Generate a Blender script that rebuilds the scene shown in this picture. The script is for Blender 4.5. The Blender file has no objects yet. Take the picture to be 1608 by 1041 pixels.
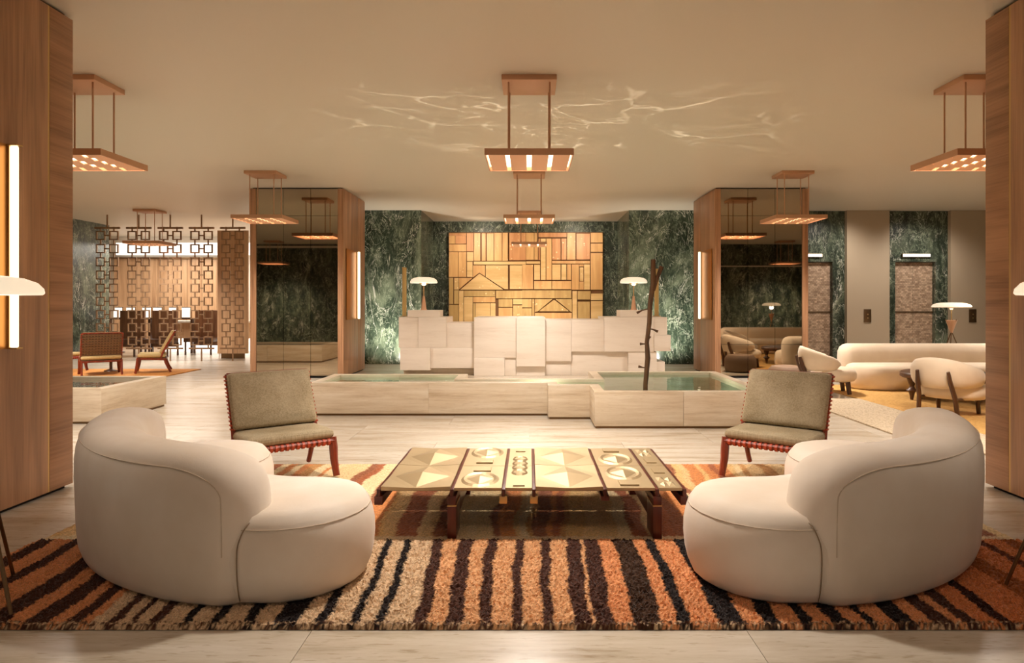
import bpy, bmesh, math, random
from mathutils import Vector, Matrix
S = bpy.context.scene
COL = S.collection
R = math.radians
random.seed(7)

# ------------------------------------------------------------------ camera, world, exposure
F = 1010.0
cam_d = bpy.data.cameras.new('camera')
cam = bpy.data.objects.new('camera', cam_d); COL.objects.link(cam)
cam.location = (0, 0, 1.5); cam.rotation_euler = (R(90), 0, 0)
cam_d.sensor_width = 36; cam_d.sensor_fit = 'HORIZONTAL'
cam_d.lens = F / 1608 * 36
cam_d.shift_x = -27 / 1608; cam_d.shift_y = -42.5 / 1608
cam_d.clip_end = 200
S.camera = cam
vs = S.view_settings
vs.view_transform = 'Standard'; vs.look = 'None'; vs.gamma = 1; vs.use_curve_mapping = False
vs.exposure = 0.0
w = bpy.data.worlds.new('world'); S.world = w; w.use_nodes = True
w.node_tree.nodes['Background'].inputs[0].default_value = (1.0, .86, .7, 1)
w.node_tree.nodes['Background'].inputs[1].default_value = 0.16
S.cycles.max_bounces = 8; S.cycles.diffuse_bounces = 4; S.cycles.glossy_bounces = 4
S.cycles.transparent_max_bounces = 8
S.cycles.caustics_reflective = False; S.cycles.caustics_refractive = False
S.cycles.sample_clamp_indirect = 4.0

H = 1.5; CZ = 3.87
def lin(c):
    c /= 255.0
    return c / 12.92 if c <= .04045 else ((c + .055) / 1.055) ** 2.4
def rgb(r, g, b): return (lin(r), lin(g), lin(b), 1)

def light(name, kind, loc, energy, color=(1, .8, .6), rot=(0, 0, 0), **kw):
    d = bpy.data.lights.new(name, kind); d.energy = energy; d.color = color
    for k, v in kw.items(): setattr(d, k, v)
    o = bpy.data.objects.new(name, d); COL.objects.link(o)
    o.location = loc; o.rotation_euler = rot
    return o
WARM = (1, .915, .83)
PEND_W = 124.0
# added soft fill from behind the camera, no source modelled
light('rear_fill', 'AREA', (0, -3.4, 2.2), 12, (1, .84, .66), (R(90), 0, 0), shape='RECTANGLE', size=9, size_y=2.6)
light('seating_fill', 'SPOT', (0, 4.8, 3.80), 690, (1, .91, .80), (0, 0, 0), spot_size=R(100), spot_blend=1, shadow_soft_size=.12)  # added spot without a fixture, brightens sofas and table from above
# added overhead area light that brightens the far-left restaurant
light('restaurant_fill', 'AREA', (-10.5, 20.5, 3.3), 230, (1, .93, .84), (0, 0, 0), shape='RECTANGLE', size=5, size_y=2.4)

# ------------------------------------------------------------------ materials
def newmat(name):
    m = bpy.data.materials.new(name); m.use_nodes = True
    return m, m.node_tree.nodes, m.node_tree.links, m.node_tree.nodes['Principled BSDF']
def plain(name, col, rough=.5, metal=0, spec=.5, **kw):
    m, N, L, B = newmat(name)
    B.inputs['Base Color'].default_value = col
    B.inputs['Roughness'].default_value = rough
    B.inputs['Metallic'].default_value = metal
    B.inputs['Specular IOR Level'].default_value = spec
    for k, v in kw.items(): B.inputs[k].default_value = v
    return m
def emis(name, col, strength):
    m, N, L, B = newmat(name)
    B.inputs['Base Color'].default_value = col
    B.inputs['Emission Color'].default_value = col
    B.inputs['Emission Strength'].default_value = strength
    return m
def ramp(N, stops):
    r = N.new('ShaderNodeValToRGB'); e = r.color_ramp.elements
    e[0].position, e[0].color = stops[0]; e[1].position, e[1].color = stops[-1]
    for p, c in stops[1:-1]:
        x = e.new(p); x.color = c
    return r
def coords(N, L, scale=(1, 1, 1), rnd=True, space='Object', rot=(0, 0, 0)):
    t = N.new('ShaderNodeTexCoord'); mp = N.new('ShaderNodeMapping')
    mp.inputs['Scale'].default_value = scale; mp.inputs['Rotation'].default_value = rot
    L.new(t.outputs[space], mp.inputs[0])
    if rnd:
        oi = N.new('ShaderNodeObjectInfo'); mu = N.new('ShaderNodeMath'); mu.operation = 'MULTIPLY'
        mu.inputs[1].default_value = 37.0
        L.new(oi.outputs['Random'], mu.inputs[0])
        cx = N.new('ShaderNodeCombineXYZ')
        for i in range(3): L.new(mu.outputs[0], cx.inputs[i])
        L.new(cx.outputs[0], mp.inputs['Location'])
    return mp
def noise(N, L, mp, scale, detail=4, dist=0, rough=.55):
    n = N.new('ShaderNodeTexNoise'); n.inputs['Scale'].default_value = scale
    n.inputs['Detail'].default_value = detail; n.inputs['Distortion'].default_value = dist
    n.inputs['Roughness'].default_value = rough
    L.new(mp.outputs[0], n.inputs['Vector']); return n
def bump(N, L, B, src, strength=.2, dist=.01):
    b = N.new('ShaderNodeBump'); b.inputs['Strength'].default_value = strength
    b.inputs['Distance'].default_value = dist
    L.new(src, b.inputs['Height']); L.new(b.outputs[0], B.inputs['Normal'])

def travertine(name, c0, c1, c2, rough=.25, sc=(.5, 5, 9), nb=.05, pit=.4):
    m, N, L, B = newmat(name)
    mp = coords(N, L, sc)
    n = noise(N, L, mp, 1.6, 9, .15, .68)
    r = ramp(N, [(.3, c2), (.46, c1), (.66, c0)])
    L.new(n.outputs[0], r.inputs[0])
    mp2 = coords(N, L, (sc[0] * 6, sc[1] * 4, sc[2] * 4))
    n2 = noise(N, L, mp2, 3, 3)
    r2 = ramp(N, [(.30, (.72, .66, .58, 1)), (.42, (1, 1, 1, 1))])
    L.new(n2.outputs[0], r2.inputs[0])
    mx = N.new('ShaderNodeMixRGB'); mx.blend_type = 'MULTIPLY'; mx.inputs[0].default_value = pit
    L.new(r.outputs[0], mx.inputs[1]); L.new(r2.outputs[0], mx.inputs[2])
    L.new(mx.outputs[0], B.inputs['Base Color'])
    B.inputs['Roughness'].default_value = rough
    bump(N, L, B, n2.outputs[0], nb, .002)
    return m
M_floor = travertine('travertine_floor', rgb(216, 206, 192), rgb(200, 187, 168), rgb(164, 147, 122), .24, (.6, 4.5, 4), .06, .75)
M_trav = travertine('travertine_basin', rgb(230, 217, 196), rgb(216, 198, 171), rgb(192, 168, 137), .4, (.7, .7, 9), .1)
M_desk = travertine('travertine_desk', rgb(238, 226, 212), rgb(232, 219, 204), rgb(222, 207, 190), .4, (.35, .35, 3.2), .02, .15)

def wood(name, c0, c1, c2, axis='z', sc=1.0, rough=.4, knots=.6):
    m, N, L, B = newmat(name)
    s = {'z': (7, 7, .55), 'x': (.55, 7, 7), 'y': (7, .55, 7)}[axis]
    mp = coords(N, L, tuple(v * sc for v in s))
    n = noise(N, L, mp, 1.2, 3, knots)
    mp2 = coords(N, L, tuple(v * sc * (5 if v > 2 else 1.6) for v in s))
    n2 = noise(N, L, mp2, 2.5, 5, .2)
    mx = N.new('ShaderNodeMixRGB'); mx.inputs[0].default_value = .35
    L.new(n.outputs[0], mx.inputs[1]); L.new(n2.outputs[0], mx.inputs[2])
    r = ramp(N, [(.33, c2), (.5, c1), (.66, c0)])
    L.new(mx.outputs[0], r.inputs[0]); L.new(r.outputs[0], B.inputs['Base Color'])
    B.inputs['Roughness'].default_value = rough
    bump(N, L, B, n2.outputs[0], .08, .002)
    return m
M_walnut = wood('walnut_panel', rgb(190, 144, 108), rgb(170, 126, 92), rgb(140, 100, 72), 'z')
M_walnut_h = wood('walnut_panel_cross_grain', rgb(184, 138, 104), rgb(164, 120, 88), rgb(128, 90, 64), 'y', .8)
M_walnut_x = wood('walnut_panel_wide', rgb(190, 144, 108), rgb(170, 126, 92), rgb(140, 100, 72), 'z')
M_redwood = wood('red_wood', rgb(150, 66, 36), rgb(124, 48, 26), rgb(92, 32, 18), 'z', 2, .35)
M_darkred = wood('dark_red_wood', rgb(104, 42, 28), rgb(84, 32, 22), rgb(60, 22, 16), 'z', 2, .3)
M_darkwood = wood('dark_brown_wood', rgb(100, 66, 40), rgb(80, 50, 30), rgb(56, 34, 20), 'z', 2, .4)
M_restwood = wood('restaurant_wood', rgb(218, 180, 142), rgb(202, 162, 124), rgb(178, 136, 100), 'z')
M_seatwood = wood('seat_brown_wood', rgb(150, 108, 78), rgb(128, 88, 60), rgb(98, 64, 42), 'z')
M_bark = wood('bark', rgb(110, 78, 46), rgb(86, 58, 34), rgb(56, 36, 20), 'z', 3, .8)

def marble(name, tint=1.0, sc=1.0):
    m, N, L, B = newmat(name)
    mp = coords(N, L, (sc * 1.25, sc * 1.25, sc * .65), rnd=False, rot=(0, .35, .3))
    n = noise(N, L, mp, 1.1, 8, 1.2, .62)
    k = tint
    r = ramp(N, [(.30, (.008 * k, .012 * k, .008 * k, 1)), (.5, (.036 * k, .052 * k, .034 * k, 1)), (.68, (.16 * k, .19 * k, .125 * k, 1))])
    L.new(n.outputs[0], r.inputs[0])
    prev = r.outputs[0]
    for scale, dist, w0, amt, col in ((.7, 2.4, .007, .95, (.85, .83, .72, 1)), (1.5, 2.2, .012, .85, (.66, .68, .54, 1)), (3.0, 2.0, .026, .6, (.42, .48, .34, 1)), (6.5, 1.6, .04, .5, (.36, .42, .30, 1))):
        nn = noise(N, L, mp, scale, 5, dist, .6)
        a = N.new('ShaderNodeMath'); a.operation = 'SUBTRACT'; a.inputs[1].default_value = .5
        L.new(nn.outputs[0], a.inputs[0])
        b = N.new('ShaderNodeMath'); b.operation = 'ABSOLUTE'; L.new(a.outputs[0], b.inputs[0])
        rr = ramp(N, [(0.0, (1, 1, 1, 1)), (w0, (0, 0, 0, 1))]); L.new(b.outputs[0], rr.inputs[0])
        # veins fade in and out
        n3 = noise(N, L, mp, scale * .9 + .7, 3, .5); r3 = ramp(N, [(.46, (0, 0, 0, 1)), (.58, (1, 1, 1, 1))]); L.new(n3.outputs[0], r3.inputs[0])
        mu = N.new('ShaderNodeMath'); mu.operation = 'MULTIPLY'; L.new(rr.outputs[0], mu.inputs[0]); L.new(r3.outputs[0], mu.inputs[1])
        mu2 = N.new('ShaderNodeMath'); mu2.operation = 'MULTIPLY'; mu2.inputs[1].default_value = amt; L.new(mu.outputs[0], mu2.inputs[0])
        mx = N.new('ShaderNodeMixRGB'); L.new(mu2.outputs[0], mx.inputs[0]); L.new(prev, mx.inputs[1]); mx.inputs[2].default_value = col
        prev = mx.outputs[0]
    L.new(prev, B.inputs['Base Color'])
    B.inputs['Roughness'].default_value = .12 if tint > 1 else .3
    return m
M_marble = marble('green_marble', 1.15)
M_marble_d = marble('green_marble_dark', .75, 1.2)

M_ceil = plain('ceiling_plaster', rgb(218, 206, 188), .42, 0, .3)
M_beige = plain('beige_plaster', rgb(178, 160, 136), .7)
M_white = plain('white_plaster', rgb(228, 216, 200), .7)
M_black = plain('shadow_gap_black', rgb(16, 12, 10), .8)
M_brass = plain('brass', (.62, .42, .19, 1), .38, 1)
M_pale_brass = plain('pale_brass', rgb(214, 186, 124), .45, .3)
M_amber = plain('amber_brass', (.50, .22, .06, 1), .4, 1)
M_brass_s = plain('satin_brass', (.52, .40, .24, 1), .5, .9)
M_copper = plain('copper', rgb(204, 158, 124), .45, .35)
M_copper_l = plain('copper_baffle', rgb(240, 190, 152), .5, .0)
M_bronze = plain('bronze', (.20, .12, .06, 1), .35, .9)
M_mirror = plain('bronze_mirror', (.42, .35, .26, 1), .02, 1)
M_screen = plain('screen_bronze', (.34, .21, .12, 1), .4, .6)
M_tube = emis('tube_light', (1, .86, .60, 1), 3.0)
M_strip = emis('pendant_light_strip', (1, .80, .60, 1), 4.0)
M_white_e = emis('indicator_light', (1, .95, .84, 1), 1.1)
M_soffit_e = emis('lit_soffit', (1, .95, .88, 1), 1.1)
M_shade = plain('opal_glass_shade', rgb(240, 228, 206), .3, **{'Emission Color': (1, .84, .62, 1), 'Emission Strength': .75})

def fabric(name, c0, c1, rough=.9, sheen=.3, fine=60, bstr=.15, blot=2.2):
    m, N, L, B = newmat(name)
    mp = coords(N, L, (1, 1, 1))
    n = noise(N, L, mp, blot, 4)
    r = ramp(N, [(.35, c1), (.65, c0)]); L.new(n.outputs[0], r.inputs[0])
    L.new(r.outputs[0], B.inputs['Base Color'])
    B.inputs['Roughness'].default_value = rough
    B.inputs['Sheen Weight'].default_value = sheen; B.inputs['Sheen Roughness'].default_value = .4
    B.inputs['Specular IOR Level'].default_value = .2
    n2 = noise(N, L, mp, fine, 3)
    bump(N, L, B, n2.outputs[0], bstr, .003)
    return m
def linen(name, c0, c1):
    m, N, L, B = newmat(name)
    a = noise(N, L, coords(N, L, (90, 90, 3)), 1, 3)
    b = noise(N, L, coords(N, L, (3, 3, 90)), 1, 3)
    mx = N.new('ShaderNodeMixRGB'); mx.inputs[0].default_value = .5
    L.new(a.outputs[0], mx.inputs[1]); L.new(b.outputs[0], mx.inputs[2])
    r = ramp(N, [(.38, c1), (.62, c0)]); L.new(mx.outputs[0], r.inputs[0])
    L.new(r.outputs[0], B.inputs['Base Color'])
    B.inputs['Roughness'].default_value = .9; B.inputs['Specular IOR Level'].default_value = .15
    bump(N, L, B, mx.outputs[0], .25, .003)
    return m
M_velvet = fabric('cream_velvet', rgb(240, 228, 215), rgb(228, 212, 194), sheen=.08, blot=1.6)
M_boucle = fabric('cream_boucle', rgb(236, 218, 194), rgb(226, 206, 180), fine=120, bstr=.4)
M_linen = linen('olive_linen', rgb(178, 162, 134), rgb(144, 128, 100))
M_beigecush = linen('beige_cushion', rgb(214, 190, 138), rgb(196, 168, 114))
M_piping = plain('piping', rgb(206, 188, 168), .9)
M_seam = plain('seam_crease_shade', rgb(150, 128, 104), .9)
M_strap = plain('leather_strap', rgb(176, 70, 40), .5)
M_web = plain('brown_webbing', rgb(122, 96, 74), .7)

def vcol(name, rough=.95, b=.3, fine=160):
    m, N, L, B = newmat(name)
    a = N.new('ShaderNodeAttribute'); a.attribute_name = 'col'
    mp = coords(N, L, (1, 1, 1)); n = noise(N, L, mp, fine, 3)
    r = ramp(N, [(.3, (.62, .62, .62, 1)), (.65, (1.12, 1.12, 1.12, 1))]); L.new(n.outputs[0], r.inputs[0])
    mx = N.new('ShaderNodeMixRGB'); mx.blend_type = 'MULTIPLY'; mx.inputs[0].default_value = 1
    L.new(a.outputs['Color'], mx.inputs[1]); L.new(r.outputs[0], mx.inputs[2])
    L.new(mx.outputs[0], B.inputs['Base Color'])
    B.inputs['Roughness'].default_value = rough; B.inputs['Specular IOR Level'].default_value = .1
    B.inputs['Sheen Weight'].default_value = .15
    bump(N, L, B, n.outputs[0], b, .006)
    return m
M_pile = vcol('wool_pile'); M_flat = vcol('flat_weave', .95, .2, 90)

def nubby(name, c0, c1, c2, scale=60):
    m, N, L, B = newmat(name)
    v = N.new('ShaderNodeTexVoronoi'); v.inputs['Scale'].default_value = scale
    mp = coords(N, L, (1, 1, 1)); L.new(mp.outputs[0], v.inputs['Vector'])
    n = noise(N, L, mp, 5, 3)
    r = ramp(N, [(0, c0), (.5, c1), (1, c2)]); L.new(v.outputs['Color'], r.inputs[0])
    L.new(r.outputs[0], B.inputs['Base Color']); B.inputs['Roughness'].default_value = .95
    bump(N, L, B, v.outputs['Distance'], .5, .006)
    return m
M_nubby = nubby('nubby_beige_carpet', rgb(190, 168, 136), rgb(214, 196, 168), rgb(150, 126, 98))
M_gold = nubby('golden_carpet', rgb(198, 150, 82), rgb(214, 168, 98), rgb(184, 136, 70), 30)
M_orange = nubby('orange_carpet', rgb(212, 140, 66), rgb(222, 152, 78), rgb(196, 124, 56), 30)

def water():
    m, N, L, B = newmat('pool_water')
    N.remove(B); out = N['Material Output']
    tr = N.new('ShaderNodeBsdfTransparent'); tr.inputs[0].default_value = (.70, .84, .74, 1)
    gl = N.new('ShaderNodeBsdfGlossy'); gl.inputs['Roughness'].default_value = .03; gl.inputs[0].default_value = (1, 1, 1, 1)
    fr = N.new('ShaderNodeFresnel'); fr.inputs[0].default_value = 1.33
    mx = N.new('ShaderNodeMixShader')
    mp = coords(N, L, (1, 1, 1), rnd=False); n = noise(N, L, mp, 5, 2)
    b = N.new('ShaderNodeBump'); b.inputs['Strength'].default_value = .12; b.inputs['Distance'].default_value = .02
    L.new(n.outputs[0], b.inputs['Height'])
    L.new(b.outputs[0], fr.inputs['Normal']); L.new(b.outputs[0], gl.inputs['Normal'])
    L.new(fr.outputs[0], mx.inputs[0]); L.new(tr.outputs[0], mx.inputs[1]); L.new(gl.outputs[0], mx.inputs[2])
    L.new(mx.outputs[0], out.inputs[0])
    return m
M_water = water()
M_pool = plain('pool_floor', rgb(176, 204, 178), .6)

def woven(name):
    m, N, L, B = newmat(name)
    mp = coords(N, L, (1, 1, 1), rnd=False)
    br = N.new('ShaderNodeTexBrick'); br.inputs['Scale'].default_value = 7
    br.inputs['Color1'].default_value = rgb(214, 186, 158); br.inputs['Color2'].default_value = rgb(160, 132, 108); br.inputs['Mortar'].default_value = rgb(72, 52, 40)
    br.inputs['Mortar Size'].default_value = .012; br.inputs['Brick Width'].default_value = .5; br.inputs['Row Height'].default_value = .3
    mp.inputs['Rotation'].default_value = (R(90), 0, 0)
    L.new(mp.outputs[0], br.inputs['Vector'])
    n = noise(N, L, coords(N, L, (1, 1, 1), rnd=False), 30, 3)
    mx = N.new('ShaderNodeMixRGB'); mx.blend_type = 'MULTIPLY'; mx.inputs[0].default_value = .35
    r = ramp(N, [(.35, (.4, .4, .4, 1)), (.6, (1.1, 1.1, 1.1, 1))]); L.new(n.outputs[0], r.inputs[0])
    L.new(br.outputs[0], mx.inputs[1]); L.new(r.outputs[0], mx.inputs[2])
    L.new(mx.outputs[0], B.inputs['Base Color']); B.inputs['Metallic'].default_value = .1; B.inputs['Roughness'].default_value = .5
    bump(N, L, B, br.outputs['Fac'], -.5, .01)
    return m
M_woven = woven('woven_bronze')

def tan_board(name, c0, c1, axis):
    m, N, L, B = newmat(name)
    mp = coords(N, L, (6, 6, .8) if axis == 'z' else (.8, 6, 6)); n = noise(N, L, mp, 1.2, 4, .4)
    r = ramp(N, [(.35, c1), (.65, c0)]); L.new(n.outputs[0], r.inputs[0])
    mp2 = coords(N, L, (1, 1, 1)); v = N.new('ShaderNodeTexVoronoi'); v.inputs['Scale'].default_value = 8
    L.new(mp2.outputs[0], v.inputs['Vector'])
    n3 = noise(N, L, mp2, 1.6, 2); r3 = ramp(N, [(.52, (0, 0, 0, 1)), (.6, (1, 1, 1, 1))]); L.new(n3.outputs[0], r3.inputs[0])
    rv = ramp(N, [(.1, (1, 1, 1, 1)), (.2, (0, 0, 0, 1))]); L.new(v.outputs['Distance'], rv.inputs[0])
    mu = N.new('ShaderNodeMath'); mu.operation = 'MULTIPLY'; L.new(rv.outputs[0], mu.inputs[0]); L.new(r3.outputs[0], mu.inputs[1])
    mx = N.new('ShaderNodeMixRGB'); L.new(mu.outputs[0], mx.inputs[0]); L.new(r.outputs[0], mx.inputs[1]); mx.inputs[2].default_value = rgb(238, 212, 160)
    L.new(mx.outputs[0], B.inputs['Base Color']); B.inputs['Roughness'].default_value = .45
    return m
M_boards = [tan_board('relief_board_amber', rgb(222, 176, 116), rgb(204, 154, 96), 'z'),
            tan_board('relief_board_russet', rgb(214, 156, 104), rgb(190, 130, 82), 'z'),
            tan_board('relief_board_straw', rgb(228, 192, 134), rgb(212, 172, 112), 'x'),
            tan_board('relief_board_olive', rgb(202, 168, 108), rgb(180, 144, 88), 'z')]
M_boardback = plain('relief_backing', rgb(112, 74, 38), .7)

# ------------------------------------------------------------------ mesh helpers
class MB:
    def __init__(s): s.bm = bmesh.new()
    def box(s, x0, x1, y0, y1, z0, z1, mat=None):
        v = [s.bm.verts.new(p) for p in ((x0, y0, z0), (x1, y0, z0), (x1, y1, z0), (x0, y1, z0), (x0, y0, z1), (x1, y0, z1), (x1, y1, z1), (x0, y1, z1))]
        for f in ((3, 2, 1, 0), (4, 5, 6, 7), (0, 1, 5, 4), (1, 2, 6, 5), (2, 3, 7, 6), (3, 0, 4, 7)): s.bm.faces.new([v[i] for i in f])
        if mat is not None:
            for q in v: q.co = mat @ q.co
        return s
    def prism(s, pts, z0, z1):
        a = [s.bm.verts.new((p[0], p[1], z0)) for p in pts]; b = [s.bm.verts.new((p[0], p[1], z1)) for p in pts]
        n = len(pts); s.bm.faces.new(a[::-1]); s.bm.faces.new(b)
        for i in range(n): s.bm.faces.new((a[i], a[(i + 1) % n], b[(i + 1) % n], b[i]))
        return s
    def prism_xz(s, pts, y0, y1):
        a = [s.bm.verts.new((p[0], y0, p[1])) for p in pts]; b = [s.bm.verts.new((p[0], y1, p[1])) for p in pts]
        n = len(pts); s.bm.faces.new(a); s.bm.faces.new(b[::-1])
        for i in range(n): s.bm.faces.new((a[i], b[i], b[(i + 1) % n], a[(i + 1) % n]))
        return s
    def rings(s, rings, cap=True, closed=False):
        R_ = [[s.bm.verts.new(p) for p in r] for r in rings]; n = len(rings[0])
        for k in range(len(R_) - 1 + (1 if closed else 0)):
            a, b = R_[k], R_[(k + 1) % len(R_)]
            for i in range(n): s.bm.faces.new((a[i], a[(i + 1) % n], b[(i + 1) % n], b[i]))
        if cap and not closed:
            s.bm.faces.new(R_[0][::-1]); s.bm.faces.new(R_[-1])
        return R_
    def lathe(s, prof, c=(0, 0, 0), n=24):
        s.rings([[(c[0] + r * math.cos(2 * math.pi * i / n), c[1] + r * math.sin(2 * math.pi * i / n), c[2] + z) for i in range(n)] for r, z in prof]); return s
    def tube(s, pts, rad, n=8, closed=False, flat=1.0, expo=1.0):
        pts = [Vector(p) for p in pts]; m = len(pts); rr = []
        up = Vector((0, 0, 1)); last = None
        for i, p in enumerate(pts):
            if closed: t = pts[(i + 1) % m] - pts[i - 1]
            else: t = pts[min(i + 1, m - 1)] - pts[max(i - 1, 0)]
            t.normalize()
            if last is None:
                a = t.cross(up)
                if a.length < .2: a = t.cross(Vector((0, 1, 0)))
                a.normalize()
            else:
                a = last - t * last.dot(t); a.normalize()
            last = a
            b = t.cross(a)
            r = rad[i] if isinstance(rad, (list, tuple)) else rad
            ring = []
            for k in range(n):
                th = 2 * math.pi * (k + .5) / n
                ring.append(p + a * (r * math.cos(th)) + b * (r * flat * math.sin(th)))
            rr.append(ring)
        s.rings(rr, True, closed); return s
    def build(s, name, mat, parent=None, smooth=False, bevel=0, loc=None, rotz=0, kind=None, angle=40):
        bm = s.bm
        bmesh.ops.recalc_face_normals(bm, faces=bm.faces)
        if bevel:
            bmesh.ops.bevel(bm, geom=[e for e in bm.edges if e.is_manifold and e.calc_face_angle(0) > .6], offset=bevel, segments=2, profile=.6, affect='EDGES')
        me = bpy.data.meshes.new(name); bm.to_mesh(me); bm.free()
        if mat: me.materials.append(mat)
        if smooth or bevel:
            me.polygons.foreach_set('use_smooth', [True] * len(me.polygons))
            me.set_sharp_from_angle(angle=R(angle))
        o = bpy.data.objects.new(name, me); COL.objects.link(o)
        if parent: o.parent = parent
        if loc: o.location = loc
        if rotz: o.rotation_euler.z = rotz
        if kind: o['kind'] = kind
        return o
def box(name, mat, x0, x1, y0, y1, z0, z1, parent=None, bevel=0, kind=None):
    """a box whose origin is its own centre of base"""
    cx, cy = (x0 + x1) / 2, (y0 + y1) / 2
    return MB().box(x0 - cx, x1 - cx, y0 - cy, y1 - cy, 0, z1 - z0).build(name, mat, parent, bevel=bevel, loc=(cx, cy, z0), kind=kind)
def tag(o, label, cat, group=None):
    o['label'] = label; o['category'] = cat
    if group: o['group'] = group
    return o
def thing(name, label, cat, loc=(0, 0, 0), rotz=0, group=None):
    o = bpy.data.objects.new(name, None); COL.objects.link(o); o.empty_display_size = .1
    o.location = loc; o.rotation_euler.z = rotz
    return tag(o, label, cat, group)
def struct(name):
    o = bpy.data.objects.new(name, None); COL.objects.link(o); o['kind'] = 'structure'; return o
def copy_tree(o, parent=None, kids=None):
    if kids is None:
        kids = {}
        for x in bpy.data.objects:
            if x.parent: kids.setdefault(x.parent.name, []).append(x)
    c = o.copy(); COL.objects.link(c)
    if parent: c.parent = parent
    for ch in kids.get(o.name, []): copy_tree(ch, c, kids)
    return c
def dup(src, loc, rotz, label, group=None):
    c = copy_tree(src); c.location = loc; c.rotation_euler.z = rotz; c['label'] = label
    if group: c['group'] = group
    return c
def inst(name, src, loc, parent):
    c = bpy.data.objects.new(name, src.data); COL.objects.link(c); c.location = loc; c.parent = parent; return c

# ------------------------------------------------------------------ floor, ceiling
fl = box('floor', M_floor, -15, 13, -4, 24, -.3, -.032, kind='structure')
sl = None
nx, ny = 2.0, 1.0
y = -4.0; k = 0
while y < 24:
    x = -15.0 + (0 if k % 2 == 0 else -1.0)
    while x < 13:
        if sl is None:
            sl = MB().box(-nx / 2 + .0015, nx / 2 - .0015, -ny / 2 + .0015, ny / 2 - .0015, 0, .032).build('floor_slab', M_floor, fl)
            o = sl
        else:
            o = bpy.data.objects.new('floor_slab', sl.data); COL.objects.link(o); o.parent = fl
        # floor's own origin is at the centre of its base
        o.location = (x + nx / 2 + 1, y + ny / 2 - 10, .3 - .032)
        x += nx
    y += ny; k += 1
box('ceiling', M_ceil, -15, 13, -4, 24, CZ, CZ + .2, kind='structure')

# ------------------------------------------------------------------ walls
MY = 16.2
XL, XR = -2.72, 2.51
RY = 18.4
box('wall_back_left', M_marble, -7.03, XL, MY, MY + .3, 0, CZ, kind='structure')
box('wall_back_right', M_marble, XR, 7.0, MY, MY + .3, 0, CZ, kind='structure')
box('wall_recess_left', M_marble, XL - .3, XL, MY + .3, RY, 0, CZ, kind='structure')
box('wall_recess_right', M_marble, XR, XR + .3, MY + .3, RY, 0, CZ, kind='structure')
box('wall_recess_back', M_marble_d, XL - .3, XR + .3, RY, RY + .3, 0, CZ, kind='structure')
box('wall_left', M_marble_d, -12.9, -12.6, .8, 19.3, 0, CZ, kind='structure')
box('wall_right', M_marble_d, 12.6, 12.9, .8, 16.2, 0, CZ, kind='structure')
box('wall_front_left', M_marble_d, -12.9, -6.2, .5, .8, 0, CZ, kind='structure')
box('wall_front_right', M_marble_d, 6.2, 12.9, .5, .8, 0, CZ, kind='structure')
box('wall_restaurant_back', M_white, -15, -6.7, 22.6, 22.9, 0, CZ, kind='structure')
box('wall_restaurant_side', M_white, -7.03, -6.73, MY + .3, 22.6, 0, CZ, kind='structure')
box('wall_restaurant_left', M_white, -15, -14.7, 19.3, 22.6, 0, CZ, kind='structure')
box('trim_1', M_white, 6.2, 12.6, .8, .86, 2.98, 3.02, kind='structure')
box('trim_2', M_white, -12.6, -6.2, .8, .86, 3.72, 3.80, kind='structure')

# lift wall on the right: beige piers with marble niches
def ex(px, Y): return (px - 831) * Y / F
def ez(py, Y): return H - (py - 478) * Y / F
n1a, n1b = 7.0, ex(1330, MY)
n2a, n2b = ex(1397, MY), ex(1493, MY)
box('wall_lift_left', M_beige, n1b, n2a, MY, MY + .5, 0, CZ, kind='structure')
box('wall_lift_right', M_beige, n2b, 12.6, MY, MY + .5, 0, CZ, kind='structure')
def lift(xa, xb, dxa, dxb, idx, lab):
    d0 = MY + .12
    # marble surround with a doorway
    zt = ez(411, d0)
    wl = struct('wall_lift_niche_%d' % idx)
    MB().box(xa, dxa, d0, d0 + .3, 0, CZ).build('marble_jamb', M_marble_d, wl)
    MB().box(dxb, xb, d0, d0 + .3, 0, CZ).build('marble_jamb', M_marble_d, wl)
    MB().box(dxa, dxb, d0, d0 + .3, zt, CZ).build('marble_header', M_marble_d, wl)
    MB().box(xa, xb, d0 + .3, d0 + .34, 0, CZ).build('backing', M_black, wl)
    dr = struct('door_%d' % idx)
    m = (dxa + dxb) / 2
    for a, b in ((dxa + .01, m - .004), (m + .004, dxb - .01)):
        MB().box(a, b, d0 + .12, d0 + .16, .01, zt - .01).build('door_leaf', M_woven, dr)
    MB().box(dxa, dxb, d0 + .1, d0 + .12, ez(490, MY) - .012, ez(490, MY) + .012).build('cross_rail', M_bronze, dr)
    c = (dxa + dxb) / 2
    t = thing('floor_indicator', lab, 'indicator', (c, d0, ez(404, d0)), 0, 'lift floor indicators')
    hs = MB().box(-.36, .36, -.05, 0, 0, .09).build('housing', M_bronze, t, bevel=.004)
    for i in range(6):
        MB().box(-.345 + i * .116, -.345 + i * .116 + .108, -.062, -.05, .01, .08).build('lamp_segment', M_white_e, hs)
lift(n1a, n1b, ex(1232, MY), ex(1311, MY), 1, 'white lit floor indicator over the lift door half behind the mirrored column')
lift(n2a, n2b, ex(1410, MY), ex(1474, MY), 2, 'white lit floor indicator over the lift door behind the long cream sofa')
for px, lab in ((1362, 'bronze lift call plate on the beige pier between the two lift doors'), (1527, 'bronze lift call plate on the beige pier right of the right lift door')):
    X = ex(px, MY); t = thing('call_plate', lab, 'call plate', (X, MY, ez(506, MY)), 0, 'lift call plates')
    pl = MB().box(-.09, .09, -.02, 0, 0, .33).build('plate', M_bronze, t, bevel=.004)
    for z in (.11, .2): MB().lathe([(.018, 0), (.018, .012), (.0005, .014)], n=12).build('button', M_brass, pl, smooth=True, loc=(0, -.02, z)).rotation_euler.x = R(90)

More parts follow.
